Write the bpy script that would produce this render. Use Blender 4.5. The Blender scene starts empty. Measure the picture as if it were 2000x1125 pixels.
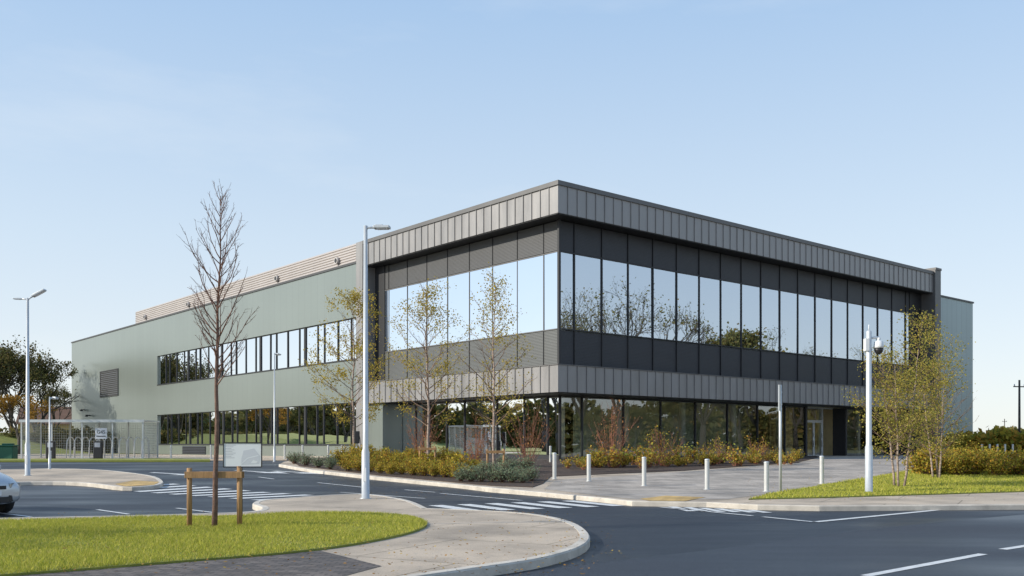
import bpy, bmesh, math, random
from mathutils import Vector, Matrix, Quaternion
sc = bpy.context.scene
C = sc.collection
F = 1853.0; HZ = 866.0; H = 1.55
pi = math.pi

# ------------------------------------------------------------------ ground shape
def gz(y):
    return 0.5 * min(1.0, max(0.0, (y - 30.0) / 18.0))
def G(px, py, h=0.0):
    lo, hi = 1.0, 4000.0
    for _ in range(60):
        m = (lo + hi) / 2
        if H - gz(m) - h > (py - HZ) / F * m: lo = m
        else: hi = m
    Y = (lo + hi) / 2
    return Vector(((px - 1000) / F * Y, Y, gz(Y) + h))
def at(px, Y, h=0.0):
    return Vector(((px - 1000) / F * Y, Y, gz(Y) + h))
def tall(p, b, t): return (b - t) / F * p.y

# ------------------------------------------------------------------ materials
MATS = {}
def nodes_of(name):
    m = bpy.data.materials.new(name); m.use_nodes = True
    nt = m.node_tree
    return m, nt, nt.nodes, nt.links, nt.nodes['Principled BSDF']
def mat(name, col, rough=0.6, metal=0.0, var=0.0, scale=1.0, bump=0.0, bscale=20.0, col2=None, spec=0.5, coord='pos', rvar=0.0, stretch=None):
    m, nt, N, L, b = nodes_of(name)
    b.inputs['Base Color'].default_value = (*col, 1)
    b.inputs['Roughness'].default_value = rough
    b.inputs['Metallic'].default_value = metal
    b.inputs['Specular IOR Level'].default_value = spec
    if var or bump or col2 or rvar:
        g = N.new('ShaderNodeNewGeometry'); src = g.outputs['Position']
        if coord == 'obj':
            g = N.new('ShaderNodeTexCoord'); src = g.outputs['Object']
        if stretch:
            mp = N.new('ShaderNodeMapping'); mp.inputs['Scale'].default_value = stretch
            L.new(src, mp.inputs['Vector']); src = mp.outputs['Vector']
        n = N.new('ShaderNodeTexNoise'); n.inputs['Scale'].default_value = scale
        n.inputs['Detail'].default_value = 6; n.inputs['Roughness'].default_value = 0.62
        L.new(src, n.inputs['Vector'])
        if var or col2:
            c2 = col2 or tuple(max(0, c * (1 - var)) for c in col)
            c1 = col if col2 else tuple(c * (1 + var) for c in col)
            r = N.new('ShaderNodeValToRGB')
            r.color_ramp.elements[0].position = 0.32; r.color_ramp.elements[1].position = 0.68
            r.color_ramp.elements[0].color = (*c2, 1); r.color_ramp.elements[1].color = (*c1, 1)
            L.new(n.outputs['Fac'], r.inputs['Fac']); L.new(r.outputs['Color'], b.inputs['Base Color'])
        if rvar:
            mr = N.new('ShaderNodeMapRange')
            mr.inputs['From Min'].default_value = 0.35; mr.inputs['From Max'].default_value = 0.65
            mr.inputs['To Min'].default_value = rough - rvar; mr.inputs['To Max'].default_value = rough + rvar
            L.new(n.outputs['Fac'], mr.inputs['Value']); L.new(mr.outputs['Result'], b.inputs['Roughness'])
        if bump:
            n2 = N.new('ShaderNodeTexNoise'); n2.inputs['Scale'].default_value = bscale; n2.inputs['Detail'].default_value = 4
            L.new(src, n2.inputs['Vector'])
            bp = N.new('ShaderNodeBump'); bp.inputs['Strength'].default_value = bump; bp.inputs['Distance'].default_value = 0.02
            L.new(n2.outputs['Fac'], bp.inputs['Height']); L.new(bp.outputs['Normal'], b.inputs['Normal'])
    MATS[name] = m
    return m
def leafmat(name, cols, trans=0.35):
    m = bpy.data.materials.new(name); m.use_nodes = True
    N = m.node_tree.nodes; L = m.node_tree.links; N.clear()
    g = N.new('ShaderNodeNewGeometry'); r = N.new('ShaderNodeValToRGB')
    els = r.color_ramp.elements
    while len(els) < len(cols): els.new(0.5)
    for i, c in enumerate(cols):
        els[i].position = i / (len(cols) - 1); els[i].color = (*c, 1)
    L.new(g.outputs['Random Per Island'], r.inputs['Fac'])
    d = N.new('ShaderNodeBsdfDiffuse'); t = N.new('ShaderNodeBsdfTranslucent'); mx = N.new('ShaderNodeMixShader')
    mx.inputs['Fac'].default_value = trans
    L.new(r.outputs['Color'], d.inputs['Color']); L.new(r.outputs['Color'], t.inputs['Color'])
    L.new(d.outputs[0], mx.inputs[1]); L.new(t.outputs[0], mx.inputs[2])
    o = N.new('ShaderNodeOutputMaterial'); L.new(mx.outputs[0], o.inputs['Surface'])
    MATS[name] = m; return m
def glassmat(name, refl, tint, wav=0.02, gcol=(0.9,0.93,0.97)):
    m = bpy.data.materials.new(name); m.use_nodes = True
    N = m.node_tree.nodes; L = m.node_tree.links; N.clear()
    tr = N.new('ShaderNodeBsdfTransparent'); tr.inputs['Color'].default_value = (*tint, 1)
    gl = N.new('ShaderNodeBsdfGlossy'); gl.inputs['Roughness'].default_value = 0.012; gl.inputs['Color'].default_value = (*gcol, 1)
    lw = N.new('ShaderNodeFresnel'); lw.inputs['IOR'].default_value = 1.5
    mr = N.new('ShaderNodeMapRange'); mr.inputs['To Min'].default_value = refl; mr.inputs['To Max'].default_value = 1.0
    L.new(lw.outputs[0], mr.inputs['Value'])
    g = N.new('ShaderNodeNewGeometry')
    n = N.new('ShaderNodeTexNoise'); n.inputs['Scale'].default_value = 0.45; n.inputs['Detail'].default_value = 1
    L.new(g.outputs['Position'], n.inputs['Vector'])
    bp = N.new('ShaderNodeBump'); bp.inputs['Strength'].default_value = wav; bp.inputs['Distance'].default_value = 0.3
    L.new(n.outputs['Fac'], bp.inputs['Height']); L.new(bp.outputs['Normal'], gl.inputs['Normal'])
    mx = N.new('ShaderNodeMixShader'); L.new(mr.outputs[0], mx.inputs['Fac'])
    L.new(tr.outputs[0], mx.inputs[1]); L.new(gl.outputs[0], mx.inputs[2])
    o = N.new('ShaderNodeOutputMaterial'); L.new(mx.outputs[0], o.inputs['Surface'])
    MATS[name] = m; return m
def pavemat(name, col, mortar, bw, bh, rough=0.75, rot=0.0, msize=0.012, var=0.25, dark=0.6, bump=0.3):
    m, nt, N, L, b = nodes_of(name)
    g = N.new('ShaderNodeNewGeometry'); mp = N.new('ShaderNodeMapping'); mp.inputs['Rotation'].default_value = (0, 0, rot)
    L.new(g.outputs['Position'], mp.inputs['Vector'])
    k = N.new('ShaderNodeTexBrick'); k.inputs['Scale'].default_value = 1.0
    k.inputs['Brick Width'].default_value = bw; k.inputs['Row Height'].default_value = bh
    k.inputs['Mortar Size'].default_value = msize; k.inputs['Mortar Smooth'].default_value = 0.3
    k.inputs['Color1'].default_value = (*[c * (1 + var) for c in col], 1)
    k.inputs['Color2'].default_value = (*[c * (1 - var) for c in col], 1)
    k.inputs['Mortar'].default_value = (*mortar, 1)
    L.new(mp.outputs[0], k.inputs['Vector'])
    n = N.new('ShaderNodeTexNoise'); n.inputs['Scale'].default_value = 0.55; n.inputs['Detail'].default_value = 8; n.inputs['Roughness'].default_value = 0.65
    L.new(g.outputs['Position'], n.inputs['Vector'])
    r = N.new('ShaderNodeValToRGB'); r.color_ramp.elements[0].position = 0.36; r.color_ramp.elements[1].position = 0.6
    r.color_ramp.elements[0].color = (dark, dark, dark, 1); r.color_ramp.elements[1].color = (1.08, 1.08, 1.08, 1)
    L.new(n.outputs['Fac'], r.inputs['Fac'])
    mx = N.new('ShaderNodeMixRGB'); mx.blend_type = 'MULTIPLY'; mx.inputs['Fac'].default_value = 1
    L.new(k.outputs['Color'], mx.inputs[1]); L.new(r.outputs['Color'], mx.inputs[2])
    n3 = N.new('ShaderNodeTexNoise'); n3.inputs['Scale'].default_value = 60; n3.inputs['Detail'].default_value = 3
    L.new(g.outputs['Position'], n3.inputs['Vector'])
    r3 = N.new('ShaderNodeValToRGB'); r3.color_ramp.elements[0].position = 0.3; r3.color_ramp.elements[1].position = 0.7
    r3.color_ramp.elements[0].color = (.8, .8, .8, 1); r3.color_ramp.elements[1].color = (1.15, 1.15, 1.15, 1)
    L.new(n3.outputs['Fac'], r3.inputs['Fac'])
    mx2 = N.new('ShaderNodeMixRGB'); mx2.blend_type = 'MULTIPLY'; mx2.inputs['Fac'].default_value = 1
    L.new(mx.outputs[0], mx2.inputs[1]); L.new(r3.outputs['Color'], mx2.inputs[2])
    L.new(mx2.outputs[0], b.inputs['Base Color'])
    mr = N.new('ShaderNodeMapRange'); mr.inputs['From Min'].default_value = 0.36; mr.inputs['From Max'].default_value = 0.6
    mr.inputs['To Min'].default_value = rough - 0.2; mr.inputs['To Max'].default_value = rough
    L.new(n.outputs['Fac'], mr.inputs['Value']); L.new(mr.outputs[0], b.inputs['Roughness'])
    b.inputs['Specular IOR Level'].default_value = 0.3
    bp = N.new('ShaderNodeBump'); bp.inputs['Strength'].default_value = bump; bp.inputs['Distance'].default_value = 0.01
    L.new(mx2.outputs[0], bp.inputs['Height']); L.new(bp.outputs[0], b.inputs['Normal'])
    MATS[name] = m; return m
def asphaltmat(name, col, wetlo, wethi, wscale):
    m, nt, N, L, b = nodes_of(name)
    g = N.new('ShaderNodeNewGeometry')
    n = N.new('ShaderNodeTexNoise'); n.inputs['Scale'].default_value = 45; n.inputs['Detail'].default_value = 5; n.inputs['Roughness'].default_value = 0.8
    L.new(g.outputs['Position'], n.inputs['Vector'])
    r = N.new('ShaderNodeValToRGB'); r.color_ramp.elements[0].position = 0.38; r.color_ramp.elements[1].position = 0.66
    r.color_ramp.elements[0].color = (*[c * .45 for c in col], 1); r.color_ramp.elements[1].color = (*[c * 1.9 for c in col], 1)
    L.new(n.outputs['Fac'], r.inputs['Fac'])
    w = N.new('ShaderNodeTexNoise'); w.inputs['Scale'].default_value = wscale; w.inputs['Detail'].default_value = 4; w.inputs['Roughness'].default_value = 0.5
    mp = N.new('ShaderNodeMapping'); mp.inputs['Scale'].default_value = (0.5, 1.3, 1)
    L.new(g.outputs['Position'], mp.inputs['Vector']); L.new(mp.outputs[0], w.inputs['Vector'])
    r2 = N.new('ShaderNodeValToRGB'); r2.color_ramp.elements[0].position = 0.36; r2.color_ramp.elements[1].position = 0.64
    r2.color_ramp.elements[0].color = (.78, .78, .78, 1); r2.color_ramp.elements[1].color = (1.12, 1.12, 1.12, 1)
    L.new(w.outputs['Fac'], r2.inputs['Fac'])
    mx = N.new('ShaderNodeMixRGB'); mx.blend_type = 'MULTIPLY'; mx.inputs['Fac'].default_value = 1
    L.new(r.outputs['Color'], mx.inputs[1]); L.new(r2.outputs['Color'], mx.inputs[2]); L.new(mx.outputs[0], b.inputs['Base Color'])
    mr = N.new('ShaderNodeMapRange'); mr.inputs['From Min'].default_value = 0.36; mr.inputs['From Max'].default_value = 0.62
    mr.inputs['To Min'].default_value = wetlo; mr.inputs['To Max'].default_value = wethi
    L.new(w.outputs['Fac'], mr.inputs['Value']); L.new(mr.outputs[0], b.inputs['Roughness'])
    b.inputs['Specular IOR Level'].default_value = 0.38
    bp = N.new('ShaderNodeBump'); bp.inputs['Distance'].default_value = 0.006; bp.inputs['Strength'].default_value = 0.35
    L.new(n.outputs['Fac'], bp.inputs['Height']); L.new(bp.outputs[0], b.inputs['Normal'])
    MATS[name] = m; return m
def seammat(name, col, pitch, axis, rough, metal, dark=0.7, var=0.06, spec=0.5):
    m, nt, N, L, b = nodes_of(name)
    tc = N.new('ShaderNodeTexCoord'); sx = N.new('ShaderNodeSeparateXYZ'); L.new(tc.outputs['Object'], sx.inputs[0])
    d = N.new('ShaderNodeMath'); d.operation = 'DIVIDE'; d.inputs[1].default_value = pitch; L.new(sx.outputs[axis], d.inputs[0])
    f = N.new('ShaderNodeMath'); f.operation = 'FRACT'; L.new(d.outputs[0], f.inputs[0])
    c = N.new('ShaderNodeMath'); c.operation = 'LESS_THAN'; c.inputs[1].default_value = 0.03 / pitch; L.new(f.outputs[0], c.inputs[0])
    fl = N.new('ShaderNodeMath'); fl.operation = 'FLOOR'; L.new(d.outputs[0], fl.inputs[0])
    wn = N.new('ShaderNodeTexWhiteNoise'); wn.noise_dimensions = '1D'; L.new(fl.outputs[0], wn.inputs['W'])
    mr = N.new('ShaderNodeMapRange'); mr.inputs['To Min'].default_value = 1 - var; mr.inputs['To Max'].default_value = 1 + var
    L.new(wn.outputs['Value'], mr.inputs['Value'])
    n = N.new('ShaderNodeTexNoise'); n.inputs['Scale'].default_value = 0.12; n.inputs['Detail'].default_value = 2; L.new(tc.outputs['Object'], n.inputs['Vector'])
    mr2 = N.new('ShaderNodeMapRange'); mr2.inputs['From Min'].default_value = .3; mr2.inputs['From Max'].default_value = .7
    mr2.inputs['To Min'].default_value = 0.96; mr2.inputs['To Max'].default_value = 1.04; L.new(n.outputs['Fac'], mr2.inputs['Value'])
    ml = N.new('ShaderNodeMath'); ml.operation = 'MULTIPLY'; L.new(mr.outputs[0], ml.inputs[0]); L.new(mr2.outputs[0], ml.inputs[1])
    vm = N.new('ShaderNodeVectorMath'); vm.operation = 'SCALE'; vm.inputs[0].default_value = col; L.new(ml.outputs[0], vm.inputs['Scale'])
    mx = N.new('ShaderNodeMixRGB'); mx.inputs[2].default_value = (*[x * dark for x in col], 1)
    L.new(c.outputs[0], mx.inputs[0]); L.new(vm.outputs[0], mx.inputs[1]); L.new(mx.outputs[0], b.inputs['Base Color'])
    b.inputs['Roughness'].default_value = rough; b.inputs['Metallic'].default_value = metal; b.inputs['Specular IOR Level'].default_value = spec
    MATS[name] = m; return m

asph = asphaltmat('asphalt_wet', (0.022, 0.026, 0.033), 0.34, 0.62, 0.33)
asph2 = asphaltmat('asphalt_main', (0.034, 0.039, 0.048), 0.38, 0.7, 0.25)
concrete = pavemat('concrete_path', (0.50, 0.41, 0.315), (0.28, 0.23, 0.17), 3.0, 2.4, 0.85, 0.5, 0.02, 0.04, 0.66)
block = pavemat('block_paving', (0.42, 0.37, 0.32), (0.22, 0.195, 0.17), 0.6, 0.4, 0.85, 0.7, 0.012, 0.14, 0.7)
brick = pavemat('brick_paving', (0.15, 0.125, 0.11), (0.05, 0.048, 0.045), 0.21, 0.105, 0.8, 0.25, 0.01, 0.28, 0.65, 0.6)
tactile = pavemat('tactile_paving', (0.54, 0.36, 0.14), (0.2, 0.14, 0.07), 0.4, 0.4, 0.8, 0.7, 0.02, 0.15, 0.75)
kerbm = mat('kerb_concrete', (0.54, 0.49, 0.42), 0.85, var=0.2, scale=2.5, bump=0.3, bscale=40)
white_line = mat('road_paint', (0.72, 0.72, 0.70), 0.6, col2=(0.5, 0.51, 0.51), scale=5, bump=0.2, bscale=60)
soil = mat('mulch', (0.06, 0.038, 0.027), 0.95, var=0.5, scale=8, bump=1.0, bscale=25)
turf = mat('turf', (0.27, 0.27, 0.05), 0.95, col2=(0.17, 0.20, 0.035), scale=1.2, bump=0.8, bscale=60)
field = mat('field', (0.14, 0.16, 0.05), 0.95, col2=(0.19, 0.16, 0.07), scale=0.06, bump=0.5, bscale=4)
zinc = mat('zinc', (0.27, 0.262, 0.26), 0.44, 0.35, var=0.12, scale=0.9, coord='obj', rvar=0.06, stretch=(1, 1, .25))
zinccap = mat('zinc_cap', (0.13, 0.127, 0.127), 0.5, 0.3, var=0.08, scale=0.9, coord='obj')
darkm = mat('dark_metal', (0.024, 0.025, 0.029), 0.5, 0.2, var=0.1, scale=0.8, coord='obj')
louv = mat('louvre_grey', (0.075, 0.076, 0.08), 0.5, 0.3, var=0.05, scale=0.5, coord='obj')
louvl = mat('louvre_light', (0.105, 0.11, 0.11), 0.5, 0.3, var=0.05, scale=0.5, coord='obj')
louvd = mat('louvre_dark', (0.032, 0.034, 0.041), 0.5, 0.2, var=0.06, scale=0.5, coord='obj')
green = seammat('green_cladding', (0.26, 0.292, 0.27), 1.0, 1, 0.3, 0.4, 0.85, 0.015)
palegr = seammat('pale_cladding', (0.30, 0.37, 0.38), 0.9, 0, 0.4, 0.3, 0.5, 0.04)
corr = mat('corrugated', (0.46, 0.42, 0.40), 0.45, 0.25, var=0.06, scale=0.5, coord='obj')
roofm = mat('roof_membrane', (0.25, 0.25, 0.25), 0.9, var=0.1)
inner = mat('interior_wall', (0.50, 0.53, 0.42), 0.9, var=0.35, scale=0.3)
ceilm = mat('interior_ceiling', (0.68, 0.70, 0.60), 0.9, var=0.1)
innercol = mat('interior_column', (0.75, 0.75, 0.70), 0.8, var=0.05)
warmw = mat('lobby_wall', (0.78, 0.55, 0.30), 0.8, var=0.15)
spand = mat('spandrel_panel', (0.18, 0.21, 0.19), 0.25, 0.1, var=0.08, coord='obj')
blindm = mat('blind_fabric', (0.75, 0.76, 0.60), 0.9, var=0.08, scale=2)
curt = mat('office_partition', (0.26, 0.09, 0.05), 0.8, var=0.2)
glassU = glassmat('glass_upper', 0.60, (0.40, 0.44, 0.46), gcol=(0.84, 0.91, 1.0))
glassG = glassmat('glass_ground', 0.20, (0.84, 0.90, 0.85))
glassL = glassmat('glass_ribbon', 0.25, (0.80, 0.86, 0.80))
carglass = glassmat('car_glass', 0.15, (0.15, 0.17, 0.18))
galv = mat('galvanised', (0.56, 0.58, 0.59), 0.42, 0.3, var=0.08, scale=3)
bollm = mat('bollard_steel', (0.60, 0.60, 0.58), 0.4, 0.3, var=0.06, scale=3)
whitep = mat('white_paint', (0.72, 0.73, 0.73), 0.4, var=0.04, scale=3)
blackp = mat('black_plastic', (0.02, 0.02, 0.022), 0.45)
timber = mat('timber', (0.33, 0.19, 0.085), 0.8, var=0.35, scale=5, bump=0.5, bscale=30, stretch=(3, 3, .4))
bark = mat('bark_brown', (0.17, 0.10, 0.075), 0.9, var=0.35, scale=12, bump=0.8, bscale=40)
birchb = mat('bark_birch', (0.46, 0.37, 0.30), 0.8, col2=(0.16, 0.10, 0.08), scale=7, bump=0.4, bscale=30, stretch=(1, 1, 3))
twig = mat('twig_brown', (0.16, 0.085, 0.062), 0.9, var=0.3, scale=6)
twigb = mat('twig_birch', (0.22, 0.145, 0.10), 0.9, var=0.3, scale=6)
darkbark = mat('bark_dark', (0.08, 0.07, 0.06), 0.95, var=0.3, scale=3)
redstem = mat('red_stem', (0.30, 0.13, 0.08), 0.85, var=0.3, scale=6)
lf_birch = leafmat('leaf_birch', [(0.42, 0.34, 0.07), (0.56, 0.42, 0.08), (0.32, 0.29, 0.06), (0.50, 0.33, 0.07)], .45)
lf_green = leafmat('leaf_green_gold', [(0.33, 0.31, 0.08), (0.46, 0.37, 0.09), (0.22, 0.24, 0.06), (0.42, 0.29, 0.07)], .45)
lf_rust = leafmat('leaf_rust', [(0.52, 0.38, 0.05), (0.28, 0.28, 0.05), (0.54, 0.28, 0.05), (0.20, 0.24, 0.045), (0.66, 0.48, 0.08)])
lf_red = leafmat('leaf_red', [(0.38, 0.16, 0.06), (0.46, 0.24, 0.1), (0.28, 0.14, 0.06)])
lf_lav = leafmat('leaf_grey_green', [(0.18, 0.24, 0.14), (0.28, 0.33, 0.22), (0.12, 0.16, 0.09)])
lf_dark = leafmat('leaf_dark', [(0.10, 0.11, 0.045), (0.16, 0.14, 0.05), (0.065, 0.08, 0.035), (0.21, 0.15, 0.06)])
lf_mir = leafmat('leaf_autumn', [(0.15, 0.16, 0.06), (0.24, 0.21, 0.07), (0.10, 0.12, 0.05), (0.28, 0.19, 0.07)])
lf_orange = leafmat('leaf_orange', [(0.36, 0.19, 0.04), (0.26, 0.17, 0.04)])
lf_plant = leafmat('leaf_plant', [(0.18, 0.25, 0.05), (0.40, 0.38, 0.08), (0.56, 0.36, 0.06), (0.50, 0.22, 0.05)])
lf_fall = leafmat('leaf_fallen', [(0.36, 0.2, 0.06), (0.22, 0.12, 0.05), (0.46, 0.33, 0.08)], .1)
grassm = leafmat('grass_blade', [(0.38, 0.40, 0.055), (0.54, 0.50, 0.10), (0.28, 0.33, 0.045), (0.62, 0.53, 0.17)], 0.3)
carpaint = mat('car_paint', (0.50, 0.53, 0.56), 0.22, 0.45)
rubber = mat('rubber', (0.02, 0.02, 0.02), 0.8)
chrome = mat('chrome', (0.6, 0.6, 0.62), 0.15, 1.0)
lampglass = mat('headlight_glass', (0.35, 0.38, 0.40), 0.08, 0.6)
meshm = mat('mesh_wire', (0.45, 0.47, 0.47), 0.5, 0.4)
signw = mat('sign_white', (0.72, 0.74, 0.77), 0.5)
signg = mat('sign_grey', (0.36, 0.38, 0.42), 0.5)
signp = mat('sign_pale', (0.58, 0.60, 0.65), 0.5)
gbin = mat('green_plastic', (0.02, 0.12, 0.07), 0.5)
rooft = mat('roof_tiles', (0.16, 0.09, 0.06), 0.85, var=0.2, scale=2)
housew = mat('house_render', (0.55, 0.38, 0.14), 0.85, var=0.08)
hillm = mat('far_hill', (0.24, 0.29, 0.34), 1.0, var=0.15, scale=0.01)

# ------------------------------------------------------------------ mesh builder
class MB:
    def __init__(s): s.v = []; s.f = []; s.m = []; s.mi = 0; s.sm = []; s.smooth = False
    def face(s, idx): s.f.append(idx); s.m.append(s.mi); s.sm.append(s.smooth)
    def quad(s, a, b, c, d):
        n = len(s.v); s.v += [tuple(a), tuple(b), tuple(c), tuple(d)]; s.face((n, n+1, n+2, n+3))
    def box(s, x0, y0, z0, x1, y1, z1):
        if x0 > x1: x0, x1 = x1, x0
        if y0 > y1: y0, y1 = y1, y0
        if z0 > z1: z0, z1 = z1, z0
        n = len(s.v)
        s.v += [(x0,y0,z0),(x1,y0,z0),(x1,y1,z0),(x0,y1,z0),(x0,y0,z1),(x1,y0,z1),(x1,y1,z1),(x0,y1,z1)]
        for q in ((0,3,2,1),(4,5,6,7),(0,1,5,4),(1,2,6,5),(2,3,7,6),(3,0,4,7)): s.face(tuple(n+i for i in q))
    def obox(s, c, sx, sy, sz, M):
        n = len(s.v); c = Vector(c)
        for z in (-1, 1):
            for x, y in ((-1,-1),(1,-1),(1,1),(-1,1)):
                s.v.append(tuple(c + M @ Vector((x*sx/2, y*sy/2, z*sz/2))))
        for q in ((0,3,2,1),(4,5,6,7),(0,1,5,4),(1,2,6,5),(2,3,7,6),(3,0,4,7)): s.face(tuple(n+i for i in q))
    def tube(s, pts, rad, k=6, cap=True):
        old = s.smooth; s.smooth = True
        n0 = len(s.v); pts = [Vector(p) for p in pts]
        ref = None
        for i, p in enumerate(pts):
            d = (pts[min(i+1, len(pts)-1)] - pts[max(i-1, 0)])
            if d.length < 1e-9: d = Vector((0,0,1))
            d.normalize()
            if ref is None:
                ref = Vector((1,0,0)) if abs(d.x) < 0.8 else Vector((0,1,0))
            a = (ref - d * ref.dot(d))
            if a.length < 1e-6: a = d.orthogonal()
            a.normalize(); b = d.cross(a); ref = a
            r = rad[i] if isinstance(rad, (list, tuple)) else rad
            for j in range(k):
                t = 2*pi*j/k
                s.v.append(tuple(p + a*(math.cos(t)*r) + b*(math.sin(t)*r)))
        for i in range(len(pts)-1):
            for j in range(k):
                a = n0+i*k+j; b = n0+i*k+(j+1) % k
                s.face((a, b, b+k, a+k))
        s.smooth = old
        if cap:
            s.face(tuple(n0 + (k-1-j) for j in range(k)))
            e = n0 + (len(pts)-1)*k
            s.face(tuple(e + j for j in range(k)))
    def lathe(s, prof, k=16, o=(0,0,0), cap=True):
        n0 = len(s.v); old = s.smooth; s.smooth = True
        for r, z in prof:
            for j in range(k):
                t = 2*pi*j/k
                s.v.append((o[0]+r*math.cos(t), o[1]+r*math.sin(t), o[2]+z))
        for i in range(len(prof)-1):
            for j in range(k):
                a = n0+i*k+j; b = n0+i*k+(j+1) % k
                s.face((a, b, b+k, a+k))
        s.smooth = old
        if cap:
            s.face(tuple(n0+k-1-j for j in range(k)))
            e = n0+(len(prof)-1)*k; s.face(tuple(e+j for j in range(k)))
    def leaf(s, p, sz, rnd):
        a = Vector((rnd.uniform(-1,1), rnd.uniform(-1,1), rnd.uniform(-1,1)))
        if a.length < .1: a = Vector((1,0,0))
        a.normalize(); b = a.orthogonal(); b.rotate(Quaternion(a, rnd.uniform(0, 6.28)))
        l = sz * rnd.uniform(.7, 1.3); w = l * .62
        p = Vector(p)
        s.quad(p - a*l/2, p + b*w/2, p + a*l/2, p - b*w/2)
    def build(s, name, mats, parent=None, origin=None, bevel=0):
        me = bpy.data.meshes.new(name)
        if origin is not None:
            ox, oy, oz = origin; vs = [(v[0]-ox, v[1]-oy, v[2]-oz) for v in s.v]
        else: vs = s.v
        me.from_pydata(vs, [], s.f)
        if not isinstance(mats, (list, tuple)): mats = [mats]
        for m in mats: me.materials.append(m)
        me.polygons.foreach_set('material_index', s.m)
        me.polygons.foreach_set('use_smooth', s.sm)
        me.update()
        o = bpy.data.objects.new(name, me); C.objects.link(o)
        if parent is not None: o.parent = parent
        elif origin is not None: o.location = origin
        if bevel:
            md = o.modifiers.new('bevel', 'BEVEL'); md.width = bevel; md.segments = 2; md.limit_method = 'ANGLE'
        return o
def tag(o, label=None, cat=None, group=None, kind=None):
    if label: o['label'] = label
    if cat: o['category'] = cat
    if group: o['group'] = group
    if kind: o['kind'] = kind
    return o
def thing(name, label, cat, loc=(0,0,0), rz=0, group=None):
    o = bpy.data.objects.new(name, None); C.objects.link(o)
    o.empty_display_size = 0.3
    o.location = loc; o.rotation_euler = (0, 0, rz)
    return tag(o, label, cat, group)
def dup(root, loc, rz=None, label=None, scale=None):
    r = root.copy(); C.objects.link(r); r.location = loc
    if rz is not None: r.rotation_euler = (0, 0, rz)
    if scale is not None: r.scale = scale if isinstance(scale, tuple) else (scale,)*3
    if label: r['label'] = label
    for ch in list(root.children):
        c = ch.copy(); C.objects.link(c); c.parent = r
        for g in list(ch.children):
            d = g.copy(); C.objects.link(d); d.parent = c
    return r
def struct(o): o['kind'] = 'structure'; return o

# ------------------------------------------------------------------ ground sheets
def catmull(pts, n=6, closed=False):
    P = [Vector((p[0], p[1], 0)) for p in pts]; out = []
    N = len(P); rng = N if closed else N-1
    for i in range(rng):
        p0 = P[(i-1) % N] if closed or i > 0 else P[0]
        p1 = P[i]; p2 = P[(i+1) % N]
        p3 = P[(i+2) % N] if closed or i+2 < N else P[-1]
        for k in range(n):
            t = k/n
            out.append(0.5*((2*p1)+(-p0+p2)*t+(2*p0-5*p1+4*p2-p3)*t*t+(-p0+3*p1-3*p2+p3)*t**3))
    if not closed: out.append(P[-1])
    return out
def gp(pxs, h=0.0, smooth=0, closed=True):
    w = [G(a, b, h) for a, b in pxs]
    if smooth: w = catmull(w, smooth, closed)
    return w
def sheet(name, pts, h, m, skirt=0.0, parent=None, breaks=(30.0, 48.0)):
    bm = bmesh.new()
    vs = [bm.verts.new((p[0], p[1], 0)) for p in pts]
    bm.faces.new(vs)
    bmesh.ops.triangulate(bm, faces=bm.faces[:])
    for y in breaks:
        bmesh.ops.bisect_plane(bm, geom=bm.verts[:]+bm.edges[:]+bm.faces[:], plane_co=(0, y, 0), plane_no=(0, 1, 0))
    bmesh.ops.recalc_face_normals(bm, faces=bm.faces[:])
    if bm.faces and sum(f.normal.z*f.calc_area() for f in bm.faces) < 0:
        bmesh.ops.reverse_faces(bm, faces=bm.faces[:])
    for v in bm.verts: v.co.z = gz(v.co.y) + h
    if skirt:
        be = [e for e in bm.edges if e.is_boundary]
        r = bmesh.ops.extrude_edge_only(bm, edges=be)
        for g in r['geom']:
            if isinstance(g, bmesh.types.BMVert): g.co.z -= skirt
    me = bpy.data.meshes.new(name); bm.to_mesh(me); bm.free(); me.materials.append(m)
    o = bpy.data.objects.new(name, me); C.objects.link(o)
    return struct(o)
def kerb(name, pts, h=0.12, w=0.14, side=1, out=0.012, m=None):
    P = []
    for i in range(len(pts)-1):
        a, b = Vector(pts[i][:2]), Vector(pts[i+1][:2]); k = max(1, int((b-a).length/2.5))
        for j in range(k): P.append(a.lerp(b, j/k))
    P.append(Vector(pts[-1][:2]))
    mb = MB(); ins = []; outs = []
    for i, p in enumerate(P):
        d = (P[min(i+1, len(P)-1)] - P[max(i-1, 0)]).normalized(); n = Vector((-d.y, d.x))*side
        ins.append(p + n*w); outs.append(p - n*out)
    z = lambda q, hh: (q.x, q.y, gz(q.y)+hh)
    for i in range(len(P)-1):
        a, b, c, d = outs[i], outs[i+1], ins[i+1], ins[i]
        ch = 0.02
        na = (d-a).normalized()*ch; nb = (c-b).normalized()*ch
        mb.quad(z(a+na, h+.006), z(b+nb, h+.006), z(c, h+.006), z(d, h+.006))
        mb.quad(z(a, h-.015), z(b, h-.015), z(b+nb, h+.006), z(a+na, h+.006))
        mb.quad(z(a, -.03), z(b, -.03), z(b, h-.015), z(a, h-.015))
        mb.quad(z(d, h+.006), z(c, h+.006), z(c, h-.01), z(d, h-.01))
    return struct(mb.build(name, m or kerbm))

W = lambda x, y: Vector((x, y, 0))
sheet('terrain', [W(-900,-60), W(900,-60), W(900,1600), W(-900,1600)], -0.035, field)
sheet('road', [W(-90,-30), W(90,-30), W(90,60), W(12,66), W(-60,66), W(-90,57)], 0.0, asph)
sheet('carriageway', gp([(900,1136),(1100,1108),(1300,1085),(1500,1060),(1700,1034),(1850,1018),(2100,997)]) + [W(60,22), W(60,-20), W(-6,-20)], 0.004, asph2)

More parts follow.
